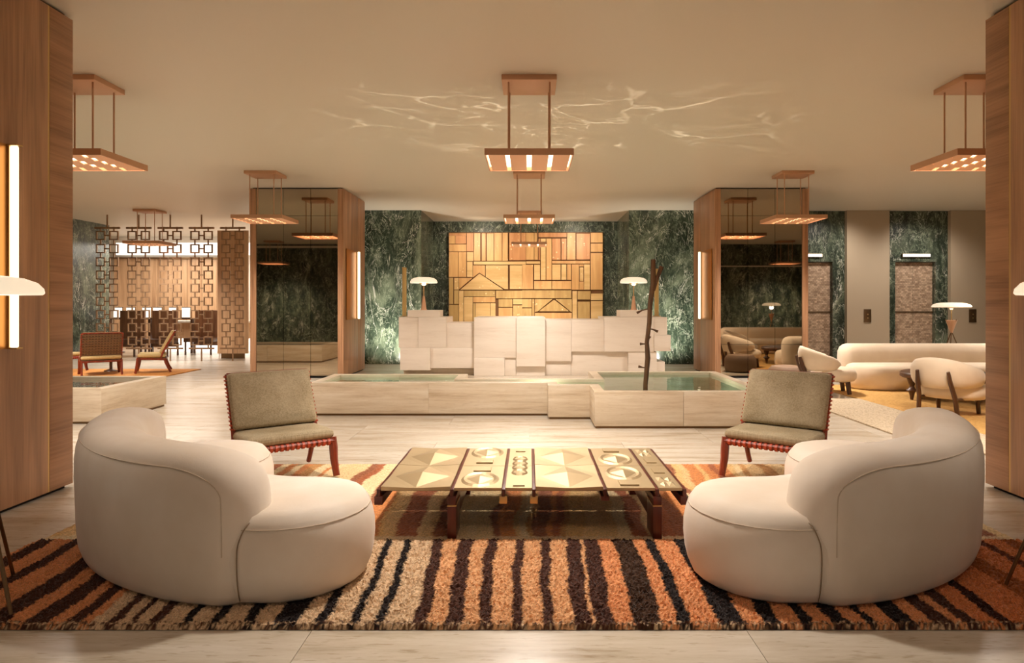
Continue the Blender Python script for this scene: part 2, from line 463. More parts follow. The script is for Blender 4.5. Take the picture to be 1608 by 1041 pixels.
# ------------------------------------------------------------------ columns
def near_pillar(s, idx):
    w_ = struct('wall_pillar_%s' % ('left' if s < 0 else 'right'))
    xi, xo = 3.76, 5.69
    def b(name, m, x0, x1, y0, y1, z0, z1, bev=0):
        a0, a1 = sorted((s * x0, s * x1)); return box(name, m, a0, a1, y0, y1, z0, z1, w_, bev)
    b('core', M_black, xi + .04, xo - .04, 3.46, 5.26, 0, CZ)
    y1 = 5.30; ys = 5.035
    b('wood_panel', M_walnut_h, xi, xi + .035, ys + .010, y1, .03, CZ - .03, .002)
    b('wood_panel', M_walnut, xi, xi + .035, 4.02, ys - .010, .03, CZ - .03, .002)
    b('wood_panel', M_walnut, xi, xi + .035, 3.42, 4.01, .03, CZ - .03, .002)
    b('brass_inlay', M_brass, xi + .002, xi + .03, ys - .009, ys + .009, .03, CZ - .03)
    b('wood_panel', M_walnut_x, xi + .036, xo, 5.262, 5.30, .03, CZ - .03, .002)
    b('wood_panel', M_walnut_x, xi + .036, xo, 3.42, 3.458, .03, CZ - .03, .002)
    b('wood_panel', M_walnut, xo - .035, xo, 3.46, 5.26, .03, CZ - .03)
near_pillar(-1, 1); near_pillar(1, 2)

def far_column(s):
    w_ = struct('wall_column_%s' % ('left' if s < 0 else 'right'))
    xi, xo, y0, y1 = 3.77, 5.66, 13.05, 14.75
    def b(name, m, x0, x1, ya, yb, z0, z1, bev=0):
        a0, a1 = sorted((s * x0, s * x1)); return box(name, m, a0, a1, ya, yb, z0, z1, w_, bev)
    b('core', M_black, xi + .04, xo - .04, y0 + .04, y1 - .02, 0, CZ)
    b('wood_panel', M_walnut, xi, xi + .036, y0, y0 + 1.13, .03, CZ - .02, .002)
    b('wood_panel', M_walnut, xi, xi + .036, y0 + 1.14, y1, .03, CZ - .02, .002)
    b('wood_panel', M_walnut, xo - .036, xo, y0, y1, .03, CZ - .02, .002)
    b('wood_panel', M_walnut_x, xi + .04, xo - .04, y1 - .02, y1, .03, CZ - .02)
    # front face: wood stiles and a grid of bronze mirror panes
    b('wood_stile', M_walnut, xi + .036, xi + .115, y0 - .006, y0 + .04, .03, CZ - .02, .002)
    b('wood_stile', M_walnut, xo - .115, xo - .036, y0 - .006, y0 + .04, .03, CZ - .02, .002)
    xs = [xi + .115, xi + .115 + (xo - xi - .23) / 3, xi + .115 + 2 * (xo - xi - .23) / 3, xo - .115]
    zs = [.05, .686, 3.30, CZ - .02]
    for i in range(3):
        for j in range(3):
            b('mirror_pane', M_mirror, xs[i] + .003, xs[i + 1] - .003, y0 + .015, y0 + .035, zs[j] + .003, zs[j + 1] - .003)
far_column(-1); far_column(1)

def sconce(s, y, lab):
    t = thing('wall_sconce', lab, 'wall light', (s * 3.76, y, 1.18), 0, 'brass wall sconces on the columns')
    d = -s     # direction out of the wall
    def b(name, m, x0, x1, y0, y1, z0, z1, bev=0):
        a0, a1 = sorted((d * x0, d * x1)); return box(name, m, a0, a1, y0, y1, z0, z1, t, bev)
    b('back_plate', M_amber, .001, .012, -.78, .02, 0, 1.47, .002)
    b('brass_fin', M_brass, .012, .026, -.012, .012, 0, 1.47)
    b('light_tube', M_tube, .030, .078, -.014, .014, .01, 1.46, .01)
    b('end_cap', M_brass, .022, .093, -.028, .028, 0, .01); b('end_cap', M_brass, .022, .093, -.028, .028, 1.46, 1.47)
sconce(-1, 4.63, 'tall brass sconce with lit tube on the near left wooden pillar')
sconce(1, 4.63, 'tall brass sconce with lit tube on the near right wooden pillar')
sconce(-1, 14.0, 'tall brass sconce with lit tube on the mirrored column left of the reception desk')
sconce(1, 14.0, 'tall brass sconce with lit tube on the mirrored column right of the reception desk')

# ------------------------------------------------------------------ rugs (pile is geometry)
def mixc(a, b, t): return tuple(a[i] * (1 - t) + b[i] * t for i in range(3)) + (1,)
def rug_mesh(name, x0, x1, y0, y1, step, thick, amp, colf, mat, edge=0):
    nx_ = int((x1 - x0) / step); ny_ = int((y1 - y0) / step)
    rnd = random.Random(3)
    verts = []; cols = []
    for j in range(ny_ + 1):
        for i in range(nx_ + 1):
            X = x0 + (x1 - x0) * i / nx_; Y = y0 + (y1 - y0) * j / ny_
            border = i in (0, nx_) or j in (0, ny_)
            z = .003 if border else thick + amp * (rnd.random() - .5)
            jx = (rnd.random() - .5) * step * .7; jy = (rnd.random() - .5) * step * .7
            verts.append((X + jx, Y + jy, z)); cols.append(colf(X + jx * 1.5, Y + jy, rnd))
    faces = [(j * (nx_ + 1) + i, j * (nx_ + 1) + i + 1, (j + 1) * (nx_ + 1) + i + 1, (j + 1) * (nx_ + 1) + i) for j in range(ny_) for i in range(nx_)]
    n0 = len(verts)
    verts += [(x0, y0, 0.001), (x1, y0, 0.001), (x1, y1, 0.001), (x0, y1, 0.001)]; cols += [(.1, .06, .04, 1)] * 4
    faces.append((n0 + 3, n0 + 2, n0 + 1, n0))
    me = bpy.data.meshes.new(name); me.from_pydata(verts, [], faces)
    ca = me.color_attributes.new('col', 'FLOAT_COLOR', 'POINT')
    ca.data.foreach_set('color', [c for q in cols for c in q])
    me.materials.append(mat)
    o = bpy.data.objects.new(name, me); COL.objects.link(o); return o
BRN = rgb(78, 46, 34); BLK = rgb(36, 26, 24); ORG = rgb(220, 150, 100); BEI = rgb(218, 186, 150); TAN = rgb(222, 168, 120); ORD = rgb(212, 130, 80)
DK = [(-3.02, -2.92, BRN), (-2.80, -2.72, BRN), (-2.56, -2.445, BRN), (-2.35, -2.24, BRN), (-2.17, -2.10, BRN), (-1.976, -1.925, BRN), (-1.87, -1.84, BRN), (-1.77, -1.72, BRN),
      (-1.62, -1.575, BLK), (-1.486, -1.438, BLK), (-1.33, -1.275, BLK), (-1.179, -1.069, BLK), (-.994, -.943, BLK), (-.841, -.800, BLK), (-.723, -.680, BLK),
      (-.550, -.487, BRN), (-.401, -.322, BRN), (-.244, -.185, BRN), (-.079, -.030, BRN), (.068, .120, BRN), (.213, .296, BRN), (.315, .405, BRN), (.500, .630, rgb(66, 42, 26)),
      (.700, .759, BLK), (.881, .999, BLK), (1.086, 1.164, BLK), (1.257, 1.312, BLK), (1.39, 1.476, BLK), (1.56, 1.606, BLK), (1.70, 1.80, BLK), (1.88, 1.97, BRN), (2.025, 2.095, BRN),
      (2.20, 2.26, rgb(60, 28, 18)), (2.47, 2.60, rgb(160, 92, 48)), (2.76, 2.82, rgb(104, 56, 34)), (2.93, 3.02, rgb(150, 84, 44))]
def wob(X, Y):
    return .010 * math.sin(Y * 4.1 + X * 3.7) + .005 * math.sin(Y * 13 + X * 11) + .003 * math.sin(Y * 41 + X * 23)
def front_col(X, Y, rnd):
    u = X + wob(X, Y) + (Y - 3.0) * (.06 if X < 0 else -.03) * min(1, abs(X)) + (rnd.random() - .5) * .008
    if Y < 3.0 and rnd.random() < .5: c = rnd.choice([BRN, BEI, rgb(120, 90, 66)])
    else:
        c = None
        for a, b, q in DK:
            if a <= u <= b: c = q; break
        if c is None:
            c = ORG if u < -2.05 else BEI if u < -.53 else TAN if u < .35 else ORG if u < 2.1 else ORD
    k = .86 + .28 * rnd.random()
    return (c[0] * k, c[1] * k, c[2] * k, 1)
o = rug_mesh('striped_rug', -3.09, 3.09, 2.96, 4.055, .0085, .022, .017, front_col, M_pile)
tag(o, 'thick shaggy rug with dark brown and orange stripes along the front', 'rug')
pal = [rgb(226, 196, 146), rgb(206, 132, 76), rgb(222, 184, 130), rgb(166, 96, 60), rgb(230, 204, 158), rgb(196, 142, 84), rgb(150, 92, 62), rgb(218, 176, 116)]
rb = random.Random(11); bands = []; u = -3.2
while u < 3.2:
    wdt = rb.uniform(.035, .11); bands.append((u, u + wdt, pal[rb.randrange(len(pal))])); u += wdt
def back_col(X, Y, rnd):
    if Y < 4.14 or Y > 5.97: c = rgb(226, 204, 164)
    u = X + .03 * math.sin(Y * 3.3 + X * 2) + .014 * math.sin(Y * 9 + X * 7) + (rnd.random() - .5) * .012
    c = bands[-1][2]
    for a, b, q in bands:
        if a <= u < b: c = q; break
    if Y < 4.13: c = mixc(c, rgb(228, 204, 164), .7)
    k = .88 + .22 * rnd.random()
    return (c[0] * k, c[1] * k, c[2] * k, 1)
o = rug_mesh('striped_rug', -3.09, 3.09, 4.065, 6.01, .013, .012, .006, back_col, M_flat)
tag(o, 'flat woven rug with cream, orange and brown wavy stripes under the coffee table', 'rug')
tag(box('lounge_carpet', M_nubby, 4.18, 5.2, 6.4, 10.15, 0, .018, bevel=.004), 'nubby beige carpet edge in front of the right lounge', 'rug')
tag(box('lounge_carpet', M_gold, 5.202, 10.6, 5.4, 11.9, 0, .018, bevel=.004), 'golden carpet under the long cream sofa and round armchairs', 'rug')
tag(box('lounge_carpet', M_orange, -12.2, -7.55, 12.6, 14.8, 0, .018, bevel=.004), 'orange carpet under the lounge chairs in the far left', 'rug')

# ------------------------------------------------------------------ curved sofas
def catmull(P, n):
    out = []
    for i in range(len(P) - 1):
        p0 = P[max(i - 1, 0)]; p1 = P[i]; p2 = P[i + 1]; p3 = P[min(i + 2, len(P) - 1)]
        for k in range(n):
            t = k / n
            out.append(tuple(.5 * (2 * p1[d] + (p2[d] - p0[d]) * t + (2 * p0[d] - 5 * p1[d] + 4 * p2[d] - p3[d]) * t * t + (3 * p1[d] - p0[d] - 3 * p2[d] + p3[d]) * t ** 3) for d in range(len(p1))))
    out.append(tuple(P[-1])); return out
def capsule(path, r, z, nc=12):
    """outline at distance r round an open plan path"""
    n = len(path); nor = []
    for i in range(n):
        a = Vector(path[max(i - 1, 0)][:2]); b = Vector(path[min(i + 1, n - 1)][:2]); t = (b - a).normalized(); nor.append(Vector((-t.y, t.x)))
    out = []
    for i in range(n): p = Vector(path[i][:2]) + nor[i] * r; out.append((p.x, p.y, z))
    e = Vector(path[-1][:2]); a0 = math.atan2(nor[-1].y, nor[-1].x)
    for k in range(1, nc): a = a0 - math.pi * k / nc; out.append((e.x + r * math.cos(a), e.y + r * math.sin(a), z))
    for i in range(n - 1, -1, -1): p = Vector(path[i][:2]) - nor[i] * r; out.append((p.x, p.y, z))
    e = Vector(path[0][:2]); a0 = math.atan2(-nor[0].y, -nor[0].x)
    for k in range(1, nc): a = a0 - math.pi * k / nc; out.append((e.x + r * math.cos(a), e.y + r * math.sin(a), z))
    return out
def pillow(path, prof, nc=12, drop=0, dz=0):
    mb = MB(); n = len(path)
    def sag(p):
        if not drop: return p
        z = p[2]
        for a, b in ((path[0], path[1]), (path[-1], path[-2])):
            t = (Vector(a[:2]) - Vector(b[:2])).normalized(); d = Vector(p[:2]) - Vector(a[:2])
            if d.length < .5:
                e = max(0, d.dot(t) + .24) / .42; z *= 1 - drop * e * e
        return (p[0], p[1], z)
    rr = mb.rings([[sag(p) for p in capsule(path, max(r, .0015), z + dz if z > .3 else z, nc)] for r, z in prof], cap=False)
    mb.bm.faces.new(rr[0][::-1])
    top = rr[-1]; Lf = top[:n]; Rt = top[n + nc - 1: 2 * n + nc - 1][::-1]
    for i in range(n - 1): mb.bm.faces.new((Lf[i], Lf[i + 1], Rt[i + 1], Rt[i]))
    mb.bm.faces.new(top[n - 1: n + nc]); mb.bm.faces.new([Rt[0]] + top[2 * n + nc - 1:] + [Lf[0]])
    return mb
def curved_sofa(s, label):
    bx, by = -1.9, 4.1
    t = thing('curved_sofa', label, 'sofa', (s * -bx * -1 if s > 0 else bx, by,   .032), 0, 'pair of curved cream sofas')
    t.location = (bx if s < 0 else -bx, by, .032)
    c = Vector((-1.3, 4.72))
    def P(th, r): return (c.x + r * math.cos(R(th)) - bx, c.y + r * math.sin(R(th)) - by)
    bp = catmull([P(261.5, 1.46), P(250, 1.46), P(234, 1.46), P(218, 1.47), P(203, 1.50), P(190, 1.55), P(179, 1.60)], 6)
    sp = catmull([(-1.295 - bx, 3.535 - by), P(256, 1.19), P(240, 1.18), P(224, 1.165), P(209, 1.15), (-2.29 - bx, 4.59 - by)], 6)
    if s > 0: bp = [(-x, y) for x, y in bp]; sp = [(-x, y) for x, y in sp]
    prof_b = [(.145, .0), (.160, .015), (.174, .06), (.183, .18), (.186, .32), (.191, .48), (.190, .58), (.182, .65), (.166, .70), (.140, .735), (.105, .757), (.06, .769), (0, .773)]
    prof_s = [(.375, .0), (.395, .015), (.414, .06), (.430, .13), (.437, .21), (.435, .28), (.424, .34), (.403, .387), (.375, .425), (.32, .440), (.2, .449), (0, .452)]
    ob_ = pillow(bp, prof_b, drop=.15, dz=-.035).build('backrest', M_velvet, t, smooth=True, angle=80)
    os_ = pillow(sp, prof_s, dz=-.004).build('seat', M_velvet, t, smooth=True, angle=80)
    # raised seam round the seat and over the back
    q = capsule(sp, .412, .369, 12); MB().tube(q, .0024, 6, True).build('piping', M_piping, os_, smooth=True)
    def O(th, off, z):
        rad = 1.46 if th > 225 else 1.46 + .14 * ((225 - th) / 46) ** 1.6
        x, y = P(th, rad + off); return ((-x if s > 0 else x), y, z)
    ZS = .668
    path = [O(182 + 70 * i / 40, .167, ZS) for i in range(41)]
    path += [O(252 + 11.6 * math.sin(math.pi / 2 * k / 10), .167 + .012 * k / 10, ZS - .15 * (1 - math.cos(math.pi / 2 * k / 10))) for k in range(1, 11)]
    path += [O(263.7, .178, .42), O(263.7, .176, .25)]
    MB().tube(path, .0028, 6).build('piping', M_piping, ob_, smooth=True)
    m = -1 if s > 0 else 1
    def pr(prof, z):
        for (r0, z0), (r1, z1) in zip(prof, prof[1:]):
            if z0 <= z <= z1: return r0 + (r1 - r0) * (z - z0) / (z1 - z0)
        return prof[-1][0]
    cb_ = (c.x + 1.46 * math.cos(R(261.5)), c.y + 1.46 * math.sin(R(261.5)))
    seam = [(-1.350, 3.36, .450), (-1.345, 3.27, .440), (-1.352, 3.19, .420)]
    for z in (.385, .35, .30, .24, .18, .12, .06, .02):
        x = -1.41 + (.035 * max(0, (z - .27) / .12) ** 2)
        ys_ = 3.535 - pr(prof_s, z + .004); yb_ = cb_[1] - math.sqrt(max(0, pr(prof_b, z) ** 2 - (x - cb_[0]) ** 2))
        seam.append((x, min(ys_, yb_) - .0005, z))
    seam = [(m * (x - bx), y - by, z) for x, y, z in seam]
    MB().tube(catmull(seam, 4), .0032, 6).build('seam', M_seam, ob_, smooth=True)  # darker tube draws the crease shade where backrest meets seat
    return t
curved_sofa(-1, 'large curved cream velvet sofa on the left side of the coffee table')
curved_sofa(1, 'large curved cream velvet sofa on the right side of the coffee table')

# ------------------------------------------------------------------ coffee table
ct = thing('coffee_table', 'low wide coffee table topped with embossed brass tiles on red-brown wood', 'table', (0, 4.65, .016))
TZ = .30
xs = [-.955, -.490, -.164, .030, .482, .812, .985]
hd = .565
def tile(x0, x1, y0, y1, kind, flip):
    g = .012; x0 += g; x1 -= g; y0 += .003; y1 -= .003
    mb = MB(); bm = mb.bm; zb = TZ - .0; zt = TZ + .022
    cx, cy = (x0 + x1) / 2, (y0 + y1) / 2
    # border slab: base
    mb.box(x0, x1, y0, y1, zb, zt - .004)
    def V(x, y, z): return bm.verts.new((x, y, z))
    def pyramid(ax, bx_, ay, by_, h, diamond=True, split=None):
        mx, my = (ax + bx_) / 2, (ay + by_) / 2
        cs = [(mx, ay), (bx_, my), (mx, by_), (ax, my)] if diamond else [(ax, ay), (bx_, ay), (bx_, by_), (ax, by_)]
        base = [V(x, y, zt - .004) for x, y in cs]; ap = V(mx, my, zt - .004 + h)
        for i in range(4): bm.faces.new((base[i], base[(i + 1) % 4], ap))
    def disc(mx, my, rx, ry, h0, h1, n=20, ring=False):
        r0 = [V(mx + rx * math.cos(2 * math.pi * i / n), my + ry * math.sin(2 * math.pi * i / n), zt - .004) for i in range(n)]
        r1 = [V(mx + rx * .86 * math.cos(2 * math.pi * i / n), my + ry * .86 * math.sin(2 * math.pi * i / n), zt - .004 + h0) for i in range(n)]
        for i in range(n): bm.faces.new((r0[i], r0[(i + 1) % n], r1[(i + 1) % n], r1[i]))
        r2 = [V(mx + rx * .72 * math.cos(2 * math.pi * i / n), my + ry * .72 * math.sin(2 * math.pi * i / n), zt - .002) for i in range(n)]
        for i in range(n): bm.faces.new((r1[i], r1[(i + 1) % n], r2[(i + 1) % n], r2[i]))
        bm.faces.new(r2)
        if h1:
            cs = [(mx, my - ry * .7), (mx + rx * .7, my), (mx, my + ry * .7), (mx - rx * .7, my)]
            base = [V(x, y, zt - .001) for x, y in cs]; ap = V(mx, my, zt + h1)
            for i in range(4): bm.faces.new((base[i], base[(i + 1) % 4], ap))
    W, D = x1 - x0, y1 - y0
    if kind == 'pyr':
        pyramid(x0 + W * .08, x1 - W * .08, y0 + D * .02, y1 - D * .02, .030)
        for (ax, ay, sx, sy) in ((x0, y0, 1, 1), (x1, y0, -1, 1), (x1, y1, -1, -1), (x0, y1, 1, -1)):
            a = V(ax, ay, zt + .005); b = V(ax + sx * W * .42, ay, zt - .004); c_ = V(ax, ay + sy * D * .42, zt - .004); d = V(ax + sx * W * .001, ay + sy * D * .001, zt - .004)
            bm.faces.new((a, b, c_)); bm.faces.new((a, d, b)); bm.faces.new((a, c_, d))
    elif kind == 'disc':
        f = flip[0]
        disc(cx, y0 + D * f, W * .42, D * .32, .010, .020)
        g_ = flip[1]
        mb.box(cx - W * .2, cx + W * .2, y0 + D * (g_ - .10), y0 + D * (g_ + .10), zt - .004, zt + .006)
    elif kind == 'eight':
        for f in ((.66, .90) if flip else (.10, .34)):
            disc(cx, y0 + D * f - (.02 if f > .5 else -.02) * 0, W * .34, D * .13, .010, .012, 16)
        mb.box(cx - W * .22, cx + W * .22, y0 + D * (.06 if flip else .76), y0 + D * (.26 if flip else .96), zt - .004, zt + .004)
    elif kind == 'cross':
        b0 = y0 + D * (.5 if not flip else .06)
        for i in range(2):
            for j in range(2):
                ax = x0 + W * (.16 + i * .34); ay = b0 + D * (j * .2)
                pyramid(ax, ax + W * .32, ay, ay + D * .19, .014, diamond=(i + j) % 2 == 0)
        mb.box(cx - W * .25, cx + W * .25, y0 + D * (.12 if not flip else .62), y0 + D * (.34 if not flip else .84), zt - .004, zt + .003)
    mb.build('brass_tile', M_brass_s, ct)
kinds = ['pyr', 'disc', 'eight', 'pyr', 'disc', 'cross']
for i, k in enumerate(kinds):
    for j in range(2):
        tile(xs[i], xs[i + 1], -hd if j == 0 else 0, 0 if j == 0 else hd, k, (j == 0) if k != 'disc' else {(1, 0): (.36, .80), (1, 1): (.72, .20), (4, 0): (.64, .18), (4, 1): (.34, .84)}[(i, j)])
for i, x in enumerate(xs):
    box('rail', M_darkred, x - .011, x + .011, -hd - .012, hd + .012, .262, TZ + .013, ct, .002)
for i, x in enumerate(xs):
    if i in (0, 6): box('end_block', M_darkred, x - .026, x + .026, -hd - .016, hd + .016, .215, .268, ct, .002)
    elif i in (1, 5): box('cross_beam', M_darkred, x - .026, x + .026, -hd - .016, hd + .016, .215, .268, ct, .002)
    elif i == 4: box('cross_beam', M_darkred, x - .026, x + .026, -hd - .010, hd + .010, .24, .268, ct)
    else: box('brass_block', M_brass, x - .024, x + .024, -hd - .012, -hd + .04, .222, .27, ct, .002); box('brass_block', M_brass, x - .024, x + .024, hd - .04, hd + .012, .222, .27, ct, .002)
box('long_beam', M_darkred, -.955, .985, -.30, -.25, .222, .262, ct); box('long_beam', M_darkred, -.955, .985, .25, .30, .222, .262, ct)
for x in (xs[1], xs[5]):
    box('trestle_board', M_darkred, x - .02, x + .02, -.42, .42, .08, .215, ct, .002)
    for sy in (-1, 1):
        y0_, y1_ = sorted((sy * .37, sy * (hd + .014)))
        box('leg', M_darkred, x - .028, x + .028, y0_, y1_, 0, .205, ct, .002)
        box('brass_band', M_brass, x - .029, x + .029, y0_ - .001, y1_ + .001, .205, .212, ct)

# ------------------------------------------------------------------ lounge chairs (klismos form)
def klismos(name, label, cush, group=None, cat='chair', cname=None):
    t = thing(name, label, cat, group=group)
    w2 = .35
    # rails of the seat, along x at the front and back, along y at sides
    yf, yb = -.36, .16; posts = {}
    zt = .335
    fr_ = MB().tube([(-w2, yf, zt - .025), (w2, yf, zt - .025)], .024, 8).build('front_rail', M_redwood, t, smooth=True)
    MB().tube([(-w2, yb, zt - .045), (w2, yb, zt - .045)], .02, 8).build('rear_rail', M_redwood, t, smooth=True)
    for s in (-1, 1):
        x = s * w2
        MB().tube([(x, yf + .01, zt - .02), (x, -.1, zt - .032), (x, yb, zt - .045)], .021, 8).build('side_rail', M_redwood, t, smooth=True)
        MB().tube([(x, yf + .015, zt + .01), (x, yf, .25), (x, yf - .012, .16), (x + s * .008, yf - .03, .06), (x + s * .012, yf - .045, .008)], [.030, .036, .033, .028, .028], 8).build('leg', M_redwood, t, smooth=True)
        MB().tube([(x, yb - .02, zt - .02), (x, yb, .22), (x, yb + .05, .10), (x, yb + .10, .010)], [.026, .026, .022, .022], 8).build('leg', M_redwood, t, smooth=True)
        posts[s] = MB().tube([(x, .06, zt - .06), (x, .10, .42), (x, .19, .62), (x, .335, .885)], [.022, .021, .019, .017], 8).build('back_post', M_redwood, t, smooth=True)
    MB().tube([(-w2, .335, .885), (w2, .335, .885)], .017, 8).build('top_rail', M_redwood, t, smooth=True)
    # leather straps wound over the front rail
    proto = None
    N_ = 15
    for i in range(N_):
        x = -w2 + .045 + i * (2 * w2 - .09) / (N_ - 1)
        if proto is None:
            mb = MB(); ring = []
            mb.tube([(-.011, 0, 0), (.011, 0, 0)], .031, 10); proto = mb.build('strap', M_strap, fr_, loc=(x, yf, zt - .027))
        else: inst('strap', proto, (x, yf, zt - .027), fr_)
    # webbing of seat and back: narrow bands woven both ways, one part
    mb = MB()
    for i in range(12):
        x = -w2 + .03 + i * .058; mb.box(x, x + .04, yf, yb, zt - .022, zt - .016)
    for i in range(8):
        y = yf + .03 + i * .06; mb.box(-w2, w2, y, y + .04, zt - .028, zt - .0222)
    mb.build('seat_webbing', M_web, t, kind='stuff')
    mb = MB()
    def bk(z):  # line of the back
        f = (z - .42) / .465; return .10 + .235 * f
    for i in range(13):
        x = -w2 + .012 + i * .0535; mb.bm.verts.ensure_lookup_table()
        vs_ = [mb.bm.verts.new(p) for p in ((x, bk(.40) + .012, .40), (x + .036, bk(.40) + .012, .40), (x + .036, bk(.88) + .012, .88), (x, bk(.88) + .012, .88))]
        mb.bm.faces.new(vs_)
        vs2 = [mb.bm.verts.new(v.co + Vector((0, .005, 0))) for v in vs_]; mb.bm.faces.new(vs2[::-1])
        for a in range(4): mb.bm.faces.new((vs_[a], vs2[a], vs2[(a + 1) % 4], vs_[(a + 1) % 4]))
    for i in range(9):
        z = .41 + i * .0525; a, b = z, z + .034
        y0_, y1_ = bk(a) + .024, bk(b) + .024
        vs_ = [mb.bm.verts.new(p) for p in ((-w2, y0_, a), (w2, y0_, a), (w2, y1_, b), (-w2, y1_, b))]; mb.bm.faces.new(vs_)
        vs2 = [mb.bm.verts.new(v.co + Vector((0, .005, 0))) for v in vs_]; mb.bm.faces.new(vs2[::-1])
        for q in range(4): mb.bm.faces.new((vs_[q], vs2[q], vs2[(q + 1) % 4], vs_[(q + 1) % 4]))
    mb.build('back_webbing', M_web, t, kind='stuff')
    # lacing along the side posts
    for s in (-1, 1):
        mb = MB(); post = posts[s]
        for i in range(14):
            z = .42 + i * .034; yy = bk(z) + .0
            mb.box(s * w2 - .024, s * w2 + .024, yy - .02, yy + .026, z, z + .014)
        mb.build('lacing', M_strap, post, kind='stuff')
    # cushions
    def cushion(L_, W_, T_, name_, loc, rx):
        mb = MB(); n = 10
        rings_ = []
        def rr(hw, hl, z, rad):
            pts = []
            for cx, cy, a0 in ((hw - rad, hl - rad, 0), (-hw + rad, hl - rad, 90), (-hw + rad, -hl + rad, 180), (hw - rad, -hl + rad, 270)):
                for k in range(4): a = R(a0 + 30 * k); pts.append((cx + rad * math.cos(a), cy + rad * math.sin(a), z))
            return pts
        hw, hl = W_ / 2, L_ / 2
        for inset, z in ((.05, 0), (.02, .004), (.005, T_ * .22), (0, T_ * .5), (.005, T_ * .78), (.022, T_ * .97), (.10, T_ * 1.04), (.2, T_ * 1.06)):
            rings_.append(rr(hw - inset, hl - inset, z, .03))
        mb.rings(rings_)
        o = mb.build(name_, cush, t, smooth=True, angle=80); o.location = loc; o.rotation_euler.x = rx; return o
    cushion(.53, .72, .085, 'seat_cushion', (0, -.105, zt - .006), R(-1))
    # lies on the back webbing, tilted
    tilt = math.atan2(.465, .235)
    cushion(.53, .72, .085, 'back_cushion', (0, bk(.655) + .006, .640), tilt)
    return t
ch = klismos('lounge_chair', 'olive linen lounge chair with laced red wood frame, left beyond the coffee table', M_linen, 'olive linen lounge chairs')
ch.scale = (1, 1, .97); ch.location = (-2.19, 5.63, .019); ch.rotation_euler.z = R(38)
dup(ch, (2.19, 5.63, .019), R(-38), 'olive linen lounge chair with laced red wood frame, right beyond the coffee table')
cb = klismos('lounge_chair', 'beige cushioned wooden lounge chair seen side-on in the far left lounge, nearest the metal screens', M_beigecush, 'beige chairs in the far left lounge')
cb.location = (-8.20, 14.20, .02); cb.rotation_euler.z = R(-62)
dup(cb, (-9.02, 13.55, .02), R(218), 'wooden lounge chair with brown woven back turned to the camera, far left lounge')
dup(cb, (-10.4, 14.2, .02), R(70), 'beige cushioned wooden lounge chair half hidden behind the near left pillar')
st = thing('side_table', 'small low round wooden table between the far left lounge chairs', 'table', (-9.3, 14.3, .018))
MB().lathe([(.0005, .40), (.26, .40), (.27, .41), (.27, .43), (.0005, .435)]).build('table_top', M_darkwood, st, smooth=True)
MB().lathe([(.14, 0), (.13, .02), (.03, .05), (.03, .38), (.09, .40)], n=16).build('pedestal', M_darkwood, st, smooth=True)

# ------------------------------------------------------------------ water basins
def inset_poly(P, d):
    n = len(P); out = []
    for i in range(n):
        a, b, c = Vector(P[i - 1]), Vector(P[i]), Vector(P[(i + 1) % n])
        t1 = (b - a).normalized(); t2 = (c - b).normalized(); n1 = Vector((-t1.y, t1.x)); n2 = Vector((-t2.y, t2.x))
        k = n1 + n2; k = k / max(k.dot(n1), 1e-6) * 1.0
        out.append(b + k * d)
    return out
def basin(name, P, label, zt=.445, wz=.405):
    cx = sum(p[0] for p in P) / len(P); cy = sum(p[1] for p in P) / len(P)
    t = thing(name, label, 'water basin', (cx, cy, 0))
    P = [(x - cx, y - cy) for x, y in P]     # counter-clockwise
    I = inset_poly(P, .13); n = len(P)
    O2 = inset_poly(P, .02); I2 = I
    for i in range(n):
        a, b = Vector(P[i]), Vector(P[(i + 1) % n]); ia, ib = I[i], I[(i + 1) % n]
        Ln = (b - a).length; m = max(1, round(Ln / 1.3))
        for k in range(m):
            t0, t1 = k / m, (k + 1) / m
            e = .0012 / Ln
            if k > 0: t0 += e
            if k < m - 1: t1 -= e
            q = [a.lerp(b, t0), a.lerp(b, t1), ia.lerp(ib, t1), ia.lerp(ib, t0)]
            MB().prism(q, .03, zt).build('stone_slab', M_trav, t, bevel=.004)
    MB().prism(O2, 0, .035).build('plinth', M_bronze, t)
    MB().prism(inset_poly(P, .125), .035, .06).build('basin_floor', M_pool, t)
    mb = MB(); mb.bm.faces.new([mb.bm.verts.new((p.x, p.y, wz)) for p in inset_poly(P, .128)])
    mb.build('water_surface', M_water, t)
    return t
P1 = [(-2.96, 8.66), (.245, 8.66), (.245, 8.39), (.79, 8.39), (.79, 7.77), (2.94, 7.77), (2.94, 10.15), (.93, 10.15), (.93, 9.19), (-.93, 9.19), (-.93, 9.78), (-2.96, 9.78)]
basin('water_basin', P1, 'long stepped travertine water basin in front of the reception desk')
P2 = [(-9.6, 8.06), (-5.36, 8.06), (-5.36, 9.5), (-9.6, 9.5)]
basin('water_basin', P2, 'travertine water basin half hidden behind the near left pillar')
# light through the rippling water on the ceiling: an uplight at the water surface with a ripple gobo
up = light('water_uplight', 'SPOT', (.2, 8.7, .48), 620, (1, .88, .70), (R(180), 0, 0), spot_size=R(112), spot_blend=.6, shadow_soft_size=.01)
up.data.use_nodes = True
N = up.data.node_tree.nodes; L = up.data.node_tree.links; E = N['Emission']
g = N.new('ShaderNodeNewGeometry')
mp = N.new('ShaderNodeMapping'); mp.inputs['Scale'].default_value = (1, 1.4, .3); L.new(g.outputs['Incoming'], mp.inputs[0])
nz = N.new('ShaderNodeTexNoise'); nz.inputs['Scale'].default_value = 2.2; nz.inputs['Detail'].default_value = 4; L.new(mp.outputs[0], nz.inputs['Vector'])
mv = N.new('ShaderNodeMixRGB'); mv.inputs[0].default_value = .38; L.new(mp.outputs[0], mv.inputs[1]); L.new(nz.outputs['Color'], mv.inputs[2])
